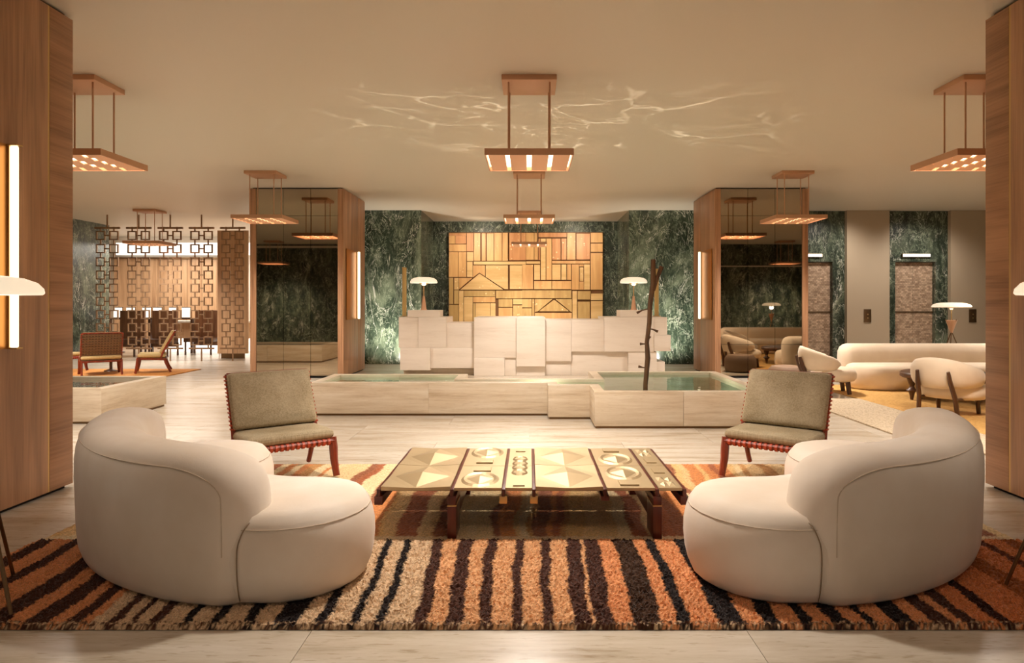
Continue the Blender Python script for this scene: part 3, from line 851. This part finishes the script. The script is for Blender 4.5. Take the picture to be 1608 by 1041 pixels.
vo = N.new('ShaderNodeTexVoronoi'); vo.feature = 'DISTANCE_TO_EDGE'; vo.inputs['Scale'].default_value = 8; L.new(mv.outputs[0], vo.inputs['Vector'])
rp = N.new('ShaderNodeValToRGB'); rp.color_ramp.elements[0].position = 0; rp.color_ramp.elements[0].color = (1, 1, 1, 1)
rp.color_ramp.elements[1].position = .03; rp.color_ramp.elements[1].color = (.03, .03, .03, 1)
L.new(vo.outputs['Distance'], rp.inputs[0])
nf = N.new('ShaderNodeTexNoise'); nf.inputs['Scale'].default_value = 3.5; L.new(mp.outputs[0], nf.inputs['Vector'])
rf = N.new('ShaderNodeValToRGB'); rf.color_ramp.elements[0].position = .38; rf.color_ramp.elements[0].color = (0, 0, 0, 1); rf.color_ramp.elements[1].position = .66; L.new(nf.outputs[0], rf.inputs[0])
mf = N.new('ShaderNodeMath'); mf.operation = 'MULTIPLY'; L.new(rp.outputs[0], mf.inputs[0]); L.new(rf.outputs[0], mf.inputs[1])
sx = N.new('ShaderNodeSeparateXYZ'); L.new(g.outputs['Incoming'], sx.inputs[0])
ab = N.new('ShaderNodeMath'); ab.operation = 'ABSOLUTE'; L.new(sx.outputs['Y'], ab.inputs[0])
mr = N.new('ShaderNodeMapRange'); mr.inputs['From Min'].default_value = .28; mr.inputs['From Max'].default_value = .5; mr.inputs['To Min'].default_value = 1; mr.inputs['To Max'].default_value = 0
L.new(ab.outputs[0], mr.inputs['Value'])
mm = N.new('ShaderNodeMath'); mm.operation = 'MULTIPLY'; L.new(mf.outputs[0], mm.inputs[0]); L.new(mr.outputs[0], mm.inputs[1])
L.new(mm.outputs[0], E.inputs['Strength'])

for x, y_ in ((-2.3, 9.2), (-1.2, 9.2), (.2, 8.85), (1.5, 8.9), (2.4, 8.9), (-6.4, 8.8), (-8.2, 8.8)):
    light('pool_fill', 'POINT', (x, y_, .28), 3.5 if y_ > 9 else 6, (.95, 1, .86), shadow_soft_size=.04)  # added point lights without fixtures, lighten the water from below
# bare trunk standing in the basin
tr = thing('bare_tree', 'slender bare forked tree trunk standing in the water basin', 'tree', (1.50, 8.30, .06))
pts = [(0, 0, 0), (0, 0, .4), (.03, 0, .75), (.02, .01, .95), (.05, 0, 1.2), (.06, 0, 1.45), (.10, 0, 1.72), (.10, 0, 2.02)]
MB().tube(pts, [.034, .030, .034, .028, .030, .031, .036, .030], 10).build('trunk', M_bark, tr, smooth=True)
MB().tube([(.10, 0, 1.62), (.15, 0, 1.78), (.21, 0, 1.93)], [.028, .025, .030], 8).build('branch', M_bark, tr, smooth=True)
for z, dx, dz in ((.62, -.12, .02), (.93, -.10, .0), (1.13, .13, -.04), (1.38, -.14, -.05), (.98, .03, .05)):
    MB().tube([(.03, 0, z), (.03 + dx * .5, 0, z + dz * .3), (.03 + dx, 0, z + dz)], [.008, .008, .018], 6).build('branch', M_bark, tr, smooth=True)

# ------------------------------------------------------------------ reception desk of stone blocks
DY = 13.6
rd = thing('reception_desk', 'long reception desk of stacked pale travertine blocks before the wooden relief', 'desk', (0, DY, 0))
def blk(px0, px1, py0, py1, dy=0.0, depth=1.15):
    """blocks measured on the desk's front plane"""
    x0, x1 = ex(px0, DY), ex(px1, DY); z1 = ez(py0, DY); z0 = max(.0, ez(py1, DY))
    box('stone_block', M_desk, x0 + .0015, x1 - .0015, -dy, depth, z0 + .0015, z1, rd, .004)
blk(640, 691, 487, 498, .02, .5)
blk(626, 657, 498, 546, .0); blk(657, 701, 498, 546, .02)
blk(701, 745, 507, 546, -.01)
blk(629, 676, 546, 581, .06); blk(676, 745, 546, 578, .02)
blk(745, 811, 498, 561, .10); blk(811, 856, 498, 574, .18); blk(745, 793, 561, 590, .14); blk(793, 811, 561, 590, .06); blk(811, 856, 574, 590, .08)
blk(856, 897, 502, 567, .04); blk(897, 948, 502, 552, .04); blk(856, 897, 567, 590, -.02)
blk(948, 1026, 498, 552, .07); blk(1026, 1047, 498, 526, .05); blk(1026, 1052, 526, 551, .09)
blk(973, 1024, 487, 498, .05, .5)
blk(897, 986, 552, 590, -.03); blk(986, 1031, 552, 590, .05); blk(1031, 1044, 568, 590, .02)
box('plinth', M_trav, ex(631, DY), ex(745, DY), .18, .85, 0, .13, rd)
# brass posts standing on the desk ends
for s, px, y0_, y1_, lab in ((-1, 635, 420, 498, 'slim brass post on the left end of the reception desk'), (1, 1031, 422, 498, 'slim brass post on the right end of the reception desk')):
    X = ex(px, 14.6); t = thing('brass_post', lab, 'post', (X, 14.6, ez(498, DY)), 0, 'brass posts on the desk')
    MB().box(-.045, .045, -.02, .02, .012, ez(y0_, 14.6) - ez(498, DY))  .build('post', M_pale_brass, t, bevel=.003)
    MB().box(-.08, .08, -.06, .06, 0, .012).build('foot', M_brass, t)

def shade_mesh(r, h):
    pr = [(r * .10, h * .02), (r * .6, .012 * h), (r * .97, 0), (r, h * .10), (r * .985, h * .32), (r * .9, h * .62), (r * .72, h * .84), (r * .45, h * .96), (.001, h)]
    return MB().lathe(pr, n=40)
def desk_lamp(px, lab):
    t = thing('table_lamp', lab, 'lamp', (ex(px, 13.85), 13.85, ez(487, DY)), 0, 'dome lamps on the reception desk')
    MB().lathe([(.07, 0), (.07, .01), (.055, .03), (.022, .30), (.0005, .305)], n=20).build('base', M_copper, t, smooth=True)
    MB().lathe([(.011, .29), (.011, .62)], n=12).build('stem', M_brass, t, smooth=True)
    MB().lathe([(.03, .53), (.10, .575), (.10, .582), (.02, .585)], n=20).build('reflector', M_brass, t, smooth=True)
    o = shade_mesh(.29, .13).build('shade', M_shade, t, smooth=True, loc=(0, 0, .58))
    light('lamp_bulb', 'POINT', (ex(px, 13.85), 13.85 - .0, ez(487, DY) + .50), 5, WARM, shadow_soft_size=.06)
desk_lamp(665.5, 'white dome table lamp on the left end of the reception desk'); desk_lamp(995, 'white dome table lamp on the right end of the reception desk')

# ------------------------------------------------------------------ wooden relief on the recess wall
AY = RY - .135
art = thing('wooden_relief', 'large amber wooden relief of boards on the dark marble behind the desk', 'artwork', (0, AY, ez(520, AY)))
az0 = ez(520, AY)
def az(zy): return ez(355 + zy / 6.508, AY) - az0
def axx(zx): return ex(700 + zx / 6.508, AY)
MB().box(axx(30), axx(781 + 826), -.0, .10, 0, az(62)).build('backing', M_boardback, art)
A = [(35, 75, 212, 98), (35, 100, 98, 182), (102, 100, 210, 182), (216, 75, 283, 260), (35, 187, 212, 260), (35, 267, 128, 520), (132, 267, 210, 520), (218, 267, 283, 358), (218, 364, 275, 520),
     (290, 75, 354, 356), (370, 75, 408, 356), (420, 75, 490, 356), (496, 72, 574, 356), (580, 72, 634, 356), (650, 72, 818, 348), (218 + 70, 364, 818, 394), (656, 402, 780, 644),
     (35, 528, 78, 795), (88, 655, 134, 795), (88, 530, 134, 648), (35, 805, 134, 1070), (138, 660, 182, 1070), (186, 660, 505, 718), (188, 724, 276, 1070), (282, 724, 505, 780), (305, 788, 455, 1070), (460, 788, 508, 1070), (282, 788, 300, 1070),
     (515, 660, 780, 738), (540, 746, 680, 826), (540, 834, 680, 1070), (688, 746, 780, 800), (688, 810, 780, 1070)]
B_ = [(40, 72, 120, 345), (125, 72, 160, 345), (166, 72, 452, 114), (166, 130, 184, 345), (190, 130, 240, 550), (246, 130, 300, 550), (306, 130, 392, 345), (400, 130, 450, 345), (458, 72, 542, 345), (554, 78, 690, 343), (700, 72, 820, 170), (700, 180, 820, 265), (700, 276, 820, 650),
      (42, 362, 182, 386), (0, 396, 110, 645), (122, 396, 182, 550), (306, 356, 690, 384), (306, 394, 392, 550), (400, 394, 450, 550), (458, 392, 498, 550), (122, 562, 300, 645), (306, 562, 500, 645), (506, 392, 580, 650), (632, 392, 690, 650), (584, 392, 628, 414), (584, 566, 628, 650), (588, 422, 624, 560),
      (0, 656, 500, 736), (0, 746, 95, 830), (0, 840, 95, 1070), (100, 746, 124, 1070), (130, 886, 505, 1070), (512, 664, 558, 1070), (566, 772, 690, 1070), (566, 664, 696, 750), (702, 690, 820, 756), (702, 766, 820, 1070)]
rr_ = random.Random(5)
def board(poly, m=None):
    d = rr_.uniform(.03, .065)
    cx = sum(axx(p[0]) for p in poly) / len(poly); cz = sum(az(p[1]) for p in poly) / len(poly)
    zmid = sum(p[1] for p in poly) / len(poly)
    if m is None:
        m = rr_.choice([0, 1, 1, 0]) if zmid < 300 else rr_.choice([0, 2, 2, 0, 0]) if zmid < 650 else rr_.choice([0, 3, 2, 3])
    MB().prism_xz([(axx(a) - cx, az(b) - cz) for a, b in poly], -d, 0).build('board', M_boards[m], art, loc=(cx, 0, cz))
for rct in A: board([(rct[0], rct[3]), (rct[2], rct[3]), (rct[2], rct[1]), (rct[0], rct[1])])
for rct in B_: board([(781 + rct[0], rct[3]), (781 + rct[2], rct[3]), (781 + rct[2], rct[1]), (781 + rct[0], rct[1])])
board([(150, 650), (590, 650), (345, 486)], 2)
board([(410, 402), (636, 402), (636, 644), (600, 644), (410, 520)][::-1], 2)
board([(280, 402), (402, 402), (402, 514), (345, 476), (280, 524)][::-1], 0)
board([(138, 646), (138, 530), (275, 530)], 0)
for q in ([(170, 870), (480, 870), (325, 752)], [(130, 878), (160, 870), (310, 746), (130, 746)], [(505, 878), (490, 870), (340, 746), (505, 746)]):
    board([(781 + a, b) for a, b in q])

# ------------------------------------------------------------------ pendant lamps
def pendant(label):
    t = thing('pendant_lamp', label, 'pendant lamp', (0, 0, 0), 0, 'copper grid pendant lamps')
    zc = CZ
    box('canopy', M_copper, -.285, .285, -.25, .25, zc - .055, zc, t, .003)
    zb, zt_ = 3.005, 3.07
    for x in (-.215, .215):
        for y in (-.17, .17): MB().lathe([(.009, zt_ - .01), (.009, zc - .05)], c=(x, y, 0), n=8).build('rod', M_copper, t, smooth=True)
    W_, D_ = .45, .40
    for a in ((-W_, W_, -D_, -D_ + .016), (-W_, W_, D_ - .016, D_)): box('frame_side', M_copper, a[0], a[1], a[2], a[3], zb, zt_, t)
    for a in ((-W_, -W_ + .014), (W_ - .014, W_)): box('frame_side', M_copper, a[0], a[1], -D_ + .016, D_ - .016, zb, zt_, t)
    box('top_plate', M_copper, -W_ + .014, W_ - .014, -D_ + .016, D_ - .016, zt_ - .006, zt_ - .001, t)
    # light strips run in depth between rows of copper baffles
    box('diffuser', M_strip, -W_ + .016, W_ - .016, -D_ + .018, D_ - .018, zt_ - .02, zt_ - .014, t)
    xs_ = [-.436, -.225, 0, .225, .436]; pr = None
    for i in range(4):
        for j in range(5):
            cx = (xs_[i] + xs_[i + 1]) / 2; cy = -D_ + .02 + (j + .5) * (2 * D_ - .04) / 5
            if pr is None:
                pr = MB().box(-.086, .086, -.050, .050, 0, .010).build('baffle', M_copper_l, t, loc=(cx, cy, zb + .008)); pr.rotation_euler.x = R(-12)
            else:
                q = inst('baffle', pr, (cx, cy, zb + .008), t); q.rotation_euler.x = R(-12)
    return t
def pend_light(x, y):
    k = (.06 if x == 0 else 1.6) if y < 3 else 1.25 if y < 8 else 1.6
    light('pendant_bulb', 'SPOT', (x, y, 2.985), PEND_W * 3.5 * k, WARM, (0, 0, 0), spot_size=R(150), spot_blend=.9, shadow_soft_size=.32)
PX = [(-4.76, 2.08, 'near left, overhead'), (0, 2.08, 'over the front sofas'), (4.76, 2.08, 'near right, overhead'), (-9.55, 2.08, 'seen only in the left mirror'), (9.55, 2.08, 'seen only in the right mirror')]
P0 = pendant('large copper grid pendant lamp in the centre, nearest of the middle row')
P0.location = (0, 6.87, 0); pend_light(0, 6.87)
for x, y, lab in ((-4.76, 6.87, 'copper grid pendant lamp beside the near left wooden pillar'),
                  (4.76, 6.87, 'copper grid pendant lamp beside the near right wooden pillar'),
                  (-4.76, 11.62, 'copper grid pendant lamp in front of the left mirrored column'),
                  (4.76, 11.62, 'copper grid pendant lamp in front of the right mirrored column'),
                  (0, 11.62, 'second copper grid pendant lamp of the middle row, before the reception desk'),
                  (0, 16.5, 'farthest copper grid pendant lamp of the middle row, by the relief wall'),
                  (-9.55, 16.2, 'copper grid pendant lamp in front of the square-link metal screens'),
                  (-9.55, 2.08, 'copper grid pendant lamp reflected far away in the left mirror'),
                  (9.55, 2.08, 'copper grid pendant lamp reflected far away in the right mirror'),
                  (-9.55, 11.62, 'copper grid pendant lamp over the far left lounge chairs'),
                  (9.55, 11.62, 'copper grid pendant lamp over the right lounge'),
                  (0, 2.08, 'copper grid pendant lamp overhead in front of the sofas')):
    dup(P0, (x, y, 0), 0, lab); pend_light(x, y)

# ------------------------------------------------------------------ floor lamps with white domes
def floor_lamp(label, rot=0, top=1.62):
    t = thing('floor_lamp', label, 'floor lamp', (0, 0, 0), rot, 'white dome floor lamps')
    h = .10
    shade_mesh(.30, h).build('shade', M_shade, t, smooth=True, loc=(0, 0, top - h))
    MB().lathe([(.010, 1.16), (.010, top - h + .03)], n=10).build('stem', M_brass, t, smooth=True)
    MB().lathe([(.02, top - h - .045), (.035, top - h - .03), (.035, top - h - .01), (.01, top - h)], n=16).build('lamp_holder', M_brass, t, smooth=True)
    MB().lathe([(.012, .98), (.02, 1.0), (.085, 1.24), (.088, 1.25), (.0005, 1.245)], n=20).build('brass_cone', M_copper, t, smooth=True)
    for k in range(3):
        a = R(90 + 120 * k); c, s_ = math.cos(a), math.sin(a)
        MB().tube([(.33 * c, .33 * s_, .004), (.03 * c, .03 * s_, .93), (-.09 * c, -.09 * s_, 1.27)], [.009, .009, .007], 8).build('leg', M_bronze, t, smooth=True)
    q = [(.15 * math.cos(R(90 + 120 * k)), .15 * math.sin(R(90 + 120 * k)), .48) for k in range(3)]
    for k in range(3): MB().tube([q[k], q[(k + 1) % 3]], .004, 6).build('spreader', M_bronze, t, smooth=True)
    return t
f1 = floor_lamp('white dome floor lamp on thin tripod cut by the left picture edge', R(0))
f1.location = (-2.76, 3.17, .028); f1.rotation_euler.z = R(8)
f2 = dup(f1, (2.76, 3.17, .028), R(172), 'white dome floor lamp cut by the right picture edge')
f3 = dup(f1, (8.37, 12.75, -.0), R(20), 'white dome floor lamp behind the long cream sofa')
f3.scale = (1.14, 1.14, .95)
f4 = dup(f1, (7.75, 5.55, .018), R(40), 'white dome floor lamp reflected in the right mirrored column')
f4.scale = (.95, .95, .95)
for x, y, z in ((-2.76, 3.17, 1.48), (2.76, 3.17, 1.48), (8.37, 12.75, 1.39), (7.75, 5.55, 1.4)):
    light('lamp_bulb', 'POINT', (x, y, z), 7, WARM, shadow_soft_size=.05)

# ------------------------------------------------------------------ right lounge
def straight_sofa(name, label, L_, group):
    t = thing(name, label, 'sofa', (0, 0, 0), 0, group)
    sp = [(-L_ / 2 + .42 + i * (L_ - .84) / 8, -.05) for i in range(9)]
    bp = [(-L_ / 2 + .20 + i * (L_ - .40) / 8, .30) for i in range(9)]
    pillow(sp, [(.36, 0), (.40, .03), (.425, .12), (.43, .25), (.42, .36), (.38, .41), (.3, .435), (0, .445)]).build('seat', M_boucle, t, smooth=True, angle=80)
    pillow(bp, [(.13, .0), (.17, .03), (.19, .2), (.205, .5), (.20, .62), (.17, .70), (.12, .745), (.06, .765), (0, .77)]).build('backrest', M_boucle, t, smooth=True, angle=80)
    return t
so = straight_sofa('long_sofa', 'long cream rounded sofa before the lift doors in the right lounge', 4.6, 'long cream sofas')
so.location = (7.95, 11.45, .02)
s2 = dup(so, (8.2, 6.45, .018), R(180), 'long cream rounded sofa seen only in the right mirrored column')

def armchair(label):
    t = thing('round_armchair', label, 'armchair', (0, 0, 0), 0, 'round cream armchairs')
    # wrap-round back, high behind and sloping to the arms (faces -y)
    n = 22; rings_ = []
    for i in range(n + 1):
        f = i / n; th = R(-28 + 236 * f); m = math.sin(math.pi * f)
        hgt = .10 + .11 * m ** 1.5; zc = .50 + .07 * m ** 1.5; e = 1.0
        if i == 0 or i == n: e = .25
        elif i == 1 or i == n - 1: e = .8
        cx, cy = .37 * math.cos(th), .02 + .36 * math.sin(th); ring = []
        lean = .10 * m
        for k in range(14):
            a = 2 * math.pi * k / 14
            dz = hgt * e * math.sin(a); dr = .068 * e * math.cos(a) + lean * dz
            ring.append((cx + dr * math.cos(th), cy + dr * math.sin(th), zc + dz))
        rings_.append(ring)
    mb = MB(); mb.rings(rings_); mb.build('backrest', M_boucle, t, smooth=True, angle=85)
    pillow([(-.08, -.10), (0, -.10), (.08, -.10)], [(.26, .21), (.30, .22), (.335, .26), (.34, .33), (.32, .39), (.26, .42), (.14, .435), (0, .44)]).build('seat', M_boucle, t, smooth=True, angle=80)
    for sx in (-1, 1):
        MB().tube([(sx * .24, .30, .004), (sx * .22, .33, .25), (sx * .20, .415, .46), (sx * .19, .45, .60)], [.026, .028, .026, .02], 8, flat=1.4).build('leg', M_darkwood, t, smooth=True)
        MB().tube([(sx * .25, -.30, .004), (sx * .24, -.27, .24)], [.024, .03], 8, flat=1.4).build('leg', M_darkwood, t, smooth=True)
        MB().tube([(sx * .24, -.28, .21), (sx * .23, .33, .23)], .018, 8).build('side_rail', M_darkwood, t, smooth=True)
    return t
a1 = armchair('round cream armchair in side view beside the right mirrored column')
a1.location = (5.02, 10.85, .02); a1.rotation_euler.z = R(75)
dup(a1, (5.70, 8.75, .02), R(124), 'round cream armchair seen from behind, dark wooden back legs, next to the right pillar')
tb = thing('lounge_table', 'round dark wooden coffee table on turned legs in the right lounge', 'table', (6.55, 10.0, .018), 0)
MB().lathe([(.0005, .33), (.66, .33), (.69, .35), (.69, .40), (.67, .42), (.0005, .42)], n=40).build('table_top', M_darkwood, tb, smooth=True)
lp = [(.02, 0), (.03, .06), (.045, .12), (.085, .15), (.045, .18), (.03, .21), (.05, .26), (.07, .33)]
for k in range(4):
    a = R(180 + 90 * k); MB().lathe(lp, n=14).build('leg', M_darkwood, tb, smooth=True, loc=(.6 * math.cos(a), .6 * math.sin(a), 0))
po = thing('pouf', 'low brown round pouf beside the right mirrored column', 'pouf', (4.72, 11.75, .0))
MB().lathe([(.30, 0), (.33, .02), (.35, .15), (.34, .30), (.28, .37), (.12, .39), (.0005, .392)], n=28).build('cushion', M_web, po, smooth=True)

# ------------------------------------------------------------------ square-link screens and the restaurant
SY = 17.0
def sq_frame():
    mb = MB(); a, b, d = .118, .092, .02
    mb.box(-a, a, -d, d, b, a).box(-a, a, -d, d, -a, -b).box(-a, -b, -d, d, -b, b).box(b, a, -d, d, -b, b)
    return mb
sq0 = None
def screen(X, lab):
    global sq0
    t = thing('metal_screen', lab, 'screen', (X, SY, 0), 0, 'square-link bronze screens')
    zt, zb = ez(358, SY), ez(547, SY)
    MB().box(-.33, .33, -.022, .022, zt - .025, zt + .025).build('cross_bar', M_screen, t)
    MB().box(-.33, .33, -.022, .022, zb - .02, zb + .02).build('cross_bar', M_screen, t)
    MB().box(-.014, .014, -.014, .014, zt + .025, CZ).build('pole', M_screen, t)
    MB().box(-.014, .014, -.014, .014, 0, zb - .02).build('pole', M_screen, t)
    n = 9; pitch = (zt - zb - .05) / n
    links = MB()
    for i in range(n):
        z = zb + .025 + pitch * (i + .5)
        for sx in (-1, 1):
            x = sx * .175
            if sq0 is None: sq0 = sq_frame().build('square_link', M_screen, t, loc=(x, 0, z))
            else: inst('square_link', sq0, (x, 0, z), t)
            links.box(x - .014, x + .014, -.014, .014, z + .118, z + pitch - .118)
            if i == 0: links.box(x - .014, x + .014, -.014, .014, zb + .02, z - .118)
        links.box(-.057, .057, -.014, .014, z - .014, z + .014)
    links.build('connecting_pins', M_screen, t, kind='stuff')
labs = ['square-link bronze screen farthest left, in front of the marble wall', 'square-link bronze screen, second from the left, behind the pendant lamp\'s left half',
        'middle square-link bronze screen of the row of five', 'square-link bronze screen just left of the wood-backed one, bright opening behind', 'square-link bronze screen standing before the tan wooden slab']
for px, lab in zip((168.5, 218, 267.5, 316.5, 365.5), labs): screen(ex(px, SY), lab)
sb = thing('wooden_slab', 'tan wooden slab panel behind the rightmost metal screen', 'panel', (ex(365.5, 17.9), 17.9, 0))
x0, x1 = ex(342, 17.9) - ex(365.5, 17.9), ex(390, 17.9) - ex(365.5, 17.9)
for i in range(3):
    a = x0 + (x1 - x0) * i / 3; b = x0 + (x1 - x0) * (i + 1) / 3
    MB().box(a + .003, b - .003, -.03, .03, ez(555, 17.9), ez(362, 17.9)).build('board', M_restwood, sb)
MB().box(x0 + .1, x1 - .1, -.02, .02, 0, ez(555, 17.9)).build('foot', M_bronze, sb)

# restaurant: wooden panelling, lit soffit, counter, high-back seats
rp_ = thing('wall_panelling', 'tan wooden wall panelling at the back of the restaurant', 'panelling', (-12.2, 22.5, 0))
n = 8
for i in range(n):
    a = -2.3 + 4.1 * i / n; MB().box(a + .008, a + 4.1 / n - .008, -.05, .1, 0, 3.09).build('wood_panel', M_restwood, rp_)
box('trim_3', M_bronze, -14.7, -9.9, 22.35, 22.6, 3.09, 3.14, kind='structure')
sf = box('lit_cove', M_soffit_e, -14.2, -8.6, 22.1, 22.2, 3.20, 3.62); tag(sf, 'bright white lit cove above the restaurant panelling', 'light')
ctr = thing('bar_counter', 'white lit bar counter in the restaurant behind the screens', 'counter', (-9.8, 20.6, 0))
MB().box(-1.9, 1.5, -.3, .3, .92, .98).build('counter_top', M_white, ctr, bevel=.005)
MB().box(-1.8, 1.4, -.22, .22, .42, .92).build('counter_body', M_restwood, ctr)
MB().box(-1.8, 1.4, -.24, .22, .02, .42).build('lit_base', emis('lit_counter_base', (1, .94, .86, 1), 1.4), ctr)
def booth(x, y, lab, src=None):
    if src: return dup(src, (x, y, 0), 0, lab)
    t = thing('high_back_seat', lab, 'seat', (x, y, 0), 0, 'high-back restaurant seats')
    MB().box(-.36, .36, .25, .33,   .25, 1.32).build('backrest', M_seatwood, t, bevel=.01)
    MB().box(-.42, .42, -.3, .25, .38, .5).build('seat', M_darkwood, t, bevel=.01)
    for sx in (-1, 1):
        for y_ in (-.26, .28): MB().box(sx * .38 - .02, sx * .38 + .02, y_ - .02, y_ + .02, 0, .38).build('leg', M_darkwood, t)
    return t
b0 = booth(-11.7, 18.7, 'brown high-back restaurant seat behind the second screen from the left')
booth(-10.75, 18.7, 'brown high-back restaurant seat behind the middle screen', b0)
booth(-9.85, 19.4, 'brown high-back restaurant seat farther back beside the bar counter', b0)
ORD = ('leftmost', 'second from the left', 'third from the left', 'third from the right', 'second from the right', 'rightmost')
for i in range(6):
    x = ex((185, 205, 230, 247, 272, 292)[i], 19.9)
    c = thing('menu_board', 'small white glowing restaurant panel behind the screens, %s of six' % ORD[i], 'lit panel', (x, 19.9, 1.10), 0, 'white glowing panels in the restaurant')
    MB().box(-.12, .12, -.02, .02, 0, .30).build('lit_face', M_white_e, c); MB().box(-.14, .14, .02, .04, -.02, .32).build('frame', M_bronze, c)
sh = thing('restaurant_shelf', 'dark wooden shelf carrying the glowing panels', 'shelf', (-11.7, 19.9, 0))
MB().box(-1.4, 1.4, -.15, .15, 1.04, 1.08).build('shelf_board', M_darkwood, sh)
for x in (-1.3, 0, 1.3): MB().box(x - .03, x + .03, -.1, .1, 0, 1.04).build('leg', M_darkwood, sh)

# ------------------------------------------------------------------ added accent spots without fixtures (uplights and washers)
for x, e in ((-3.35, 340), (3.35, 340)):
    light('marble_uplight', 'SPOT', (x, MY - 1.0, .10), e, (1, .95, .84), (R(180 - 38), 0, 0), spot_size=R(120), spot_blend=1, shadow_soft_size=.1)
for x in (7.7, 9.8):
    light('lift_fill', 'SPOT', (x, 15.0, 3.8), 210, WARM, (R(25), 0, 0), spot_size=R(120), spot_blend=1, shadow_soft_size=.2)  # added spots to brighten the beige lift piers
for x in (-1.4, 1.4): light('relief_fill', 'SPOT', (x, 16.7, 3.45), 120, (1, .86, .68), (R(58), 0, 0), spot_size=R(140), spot_blend=1, shadow_soft_size=.08)  # added spots to light the wooden relief
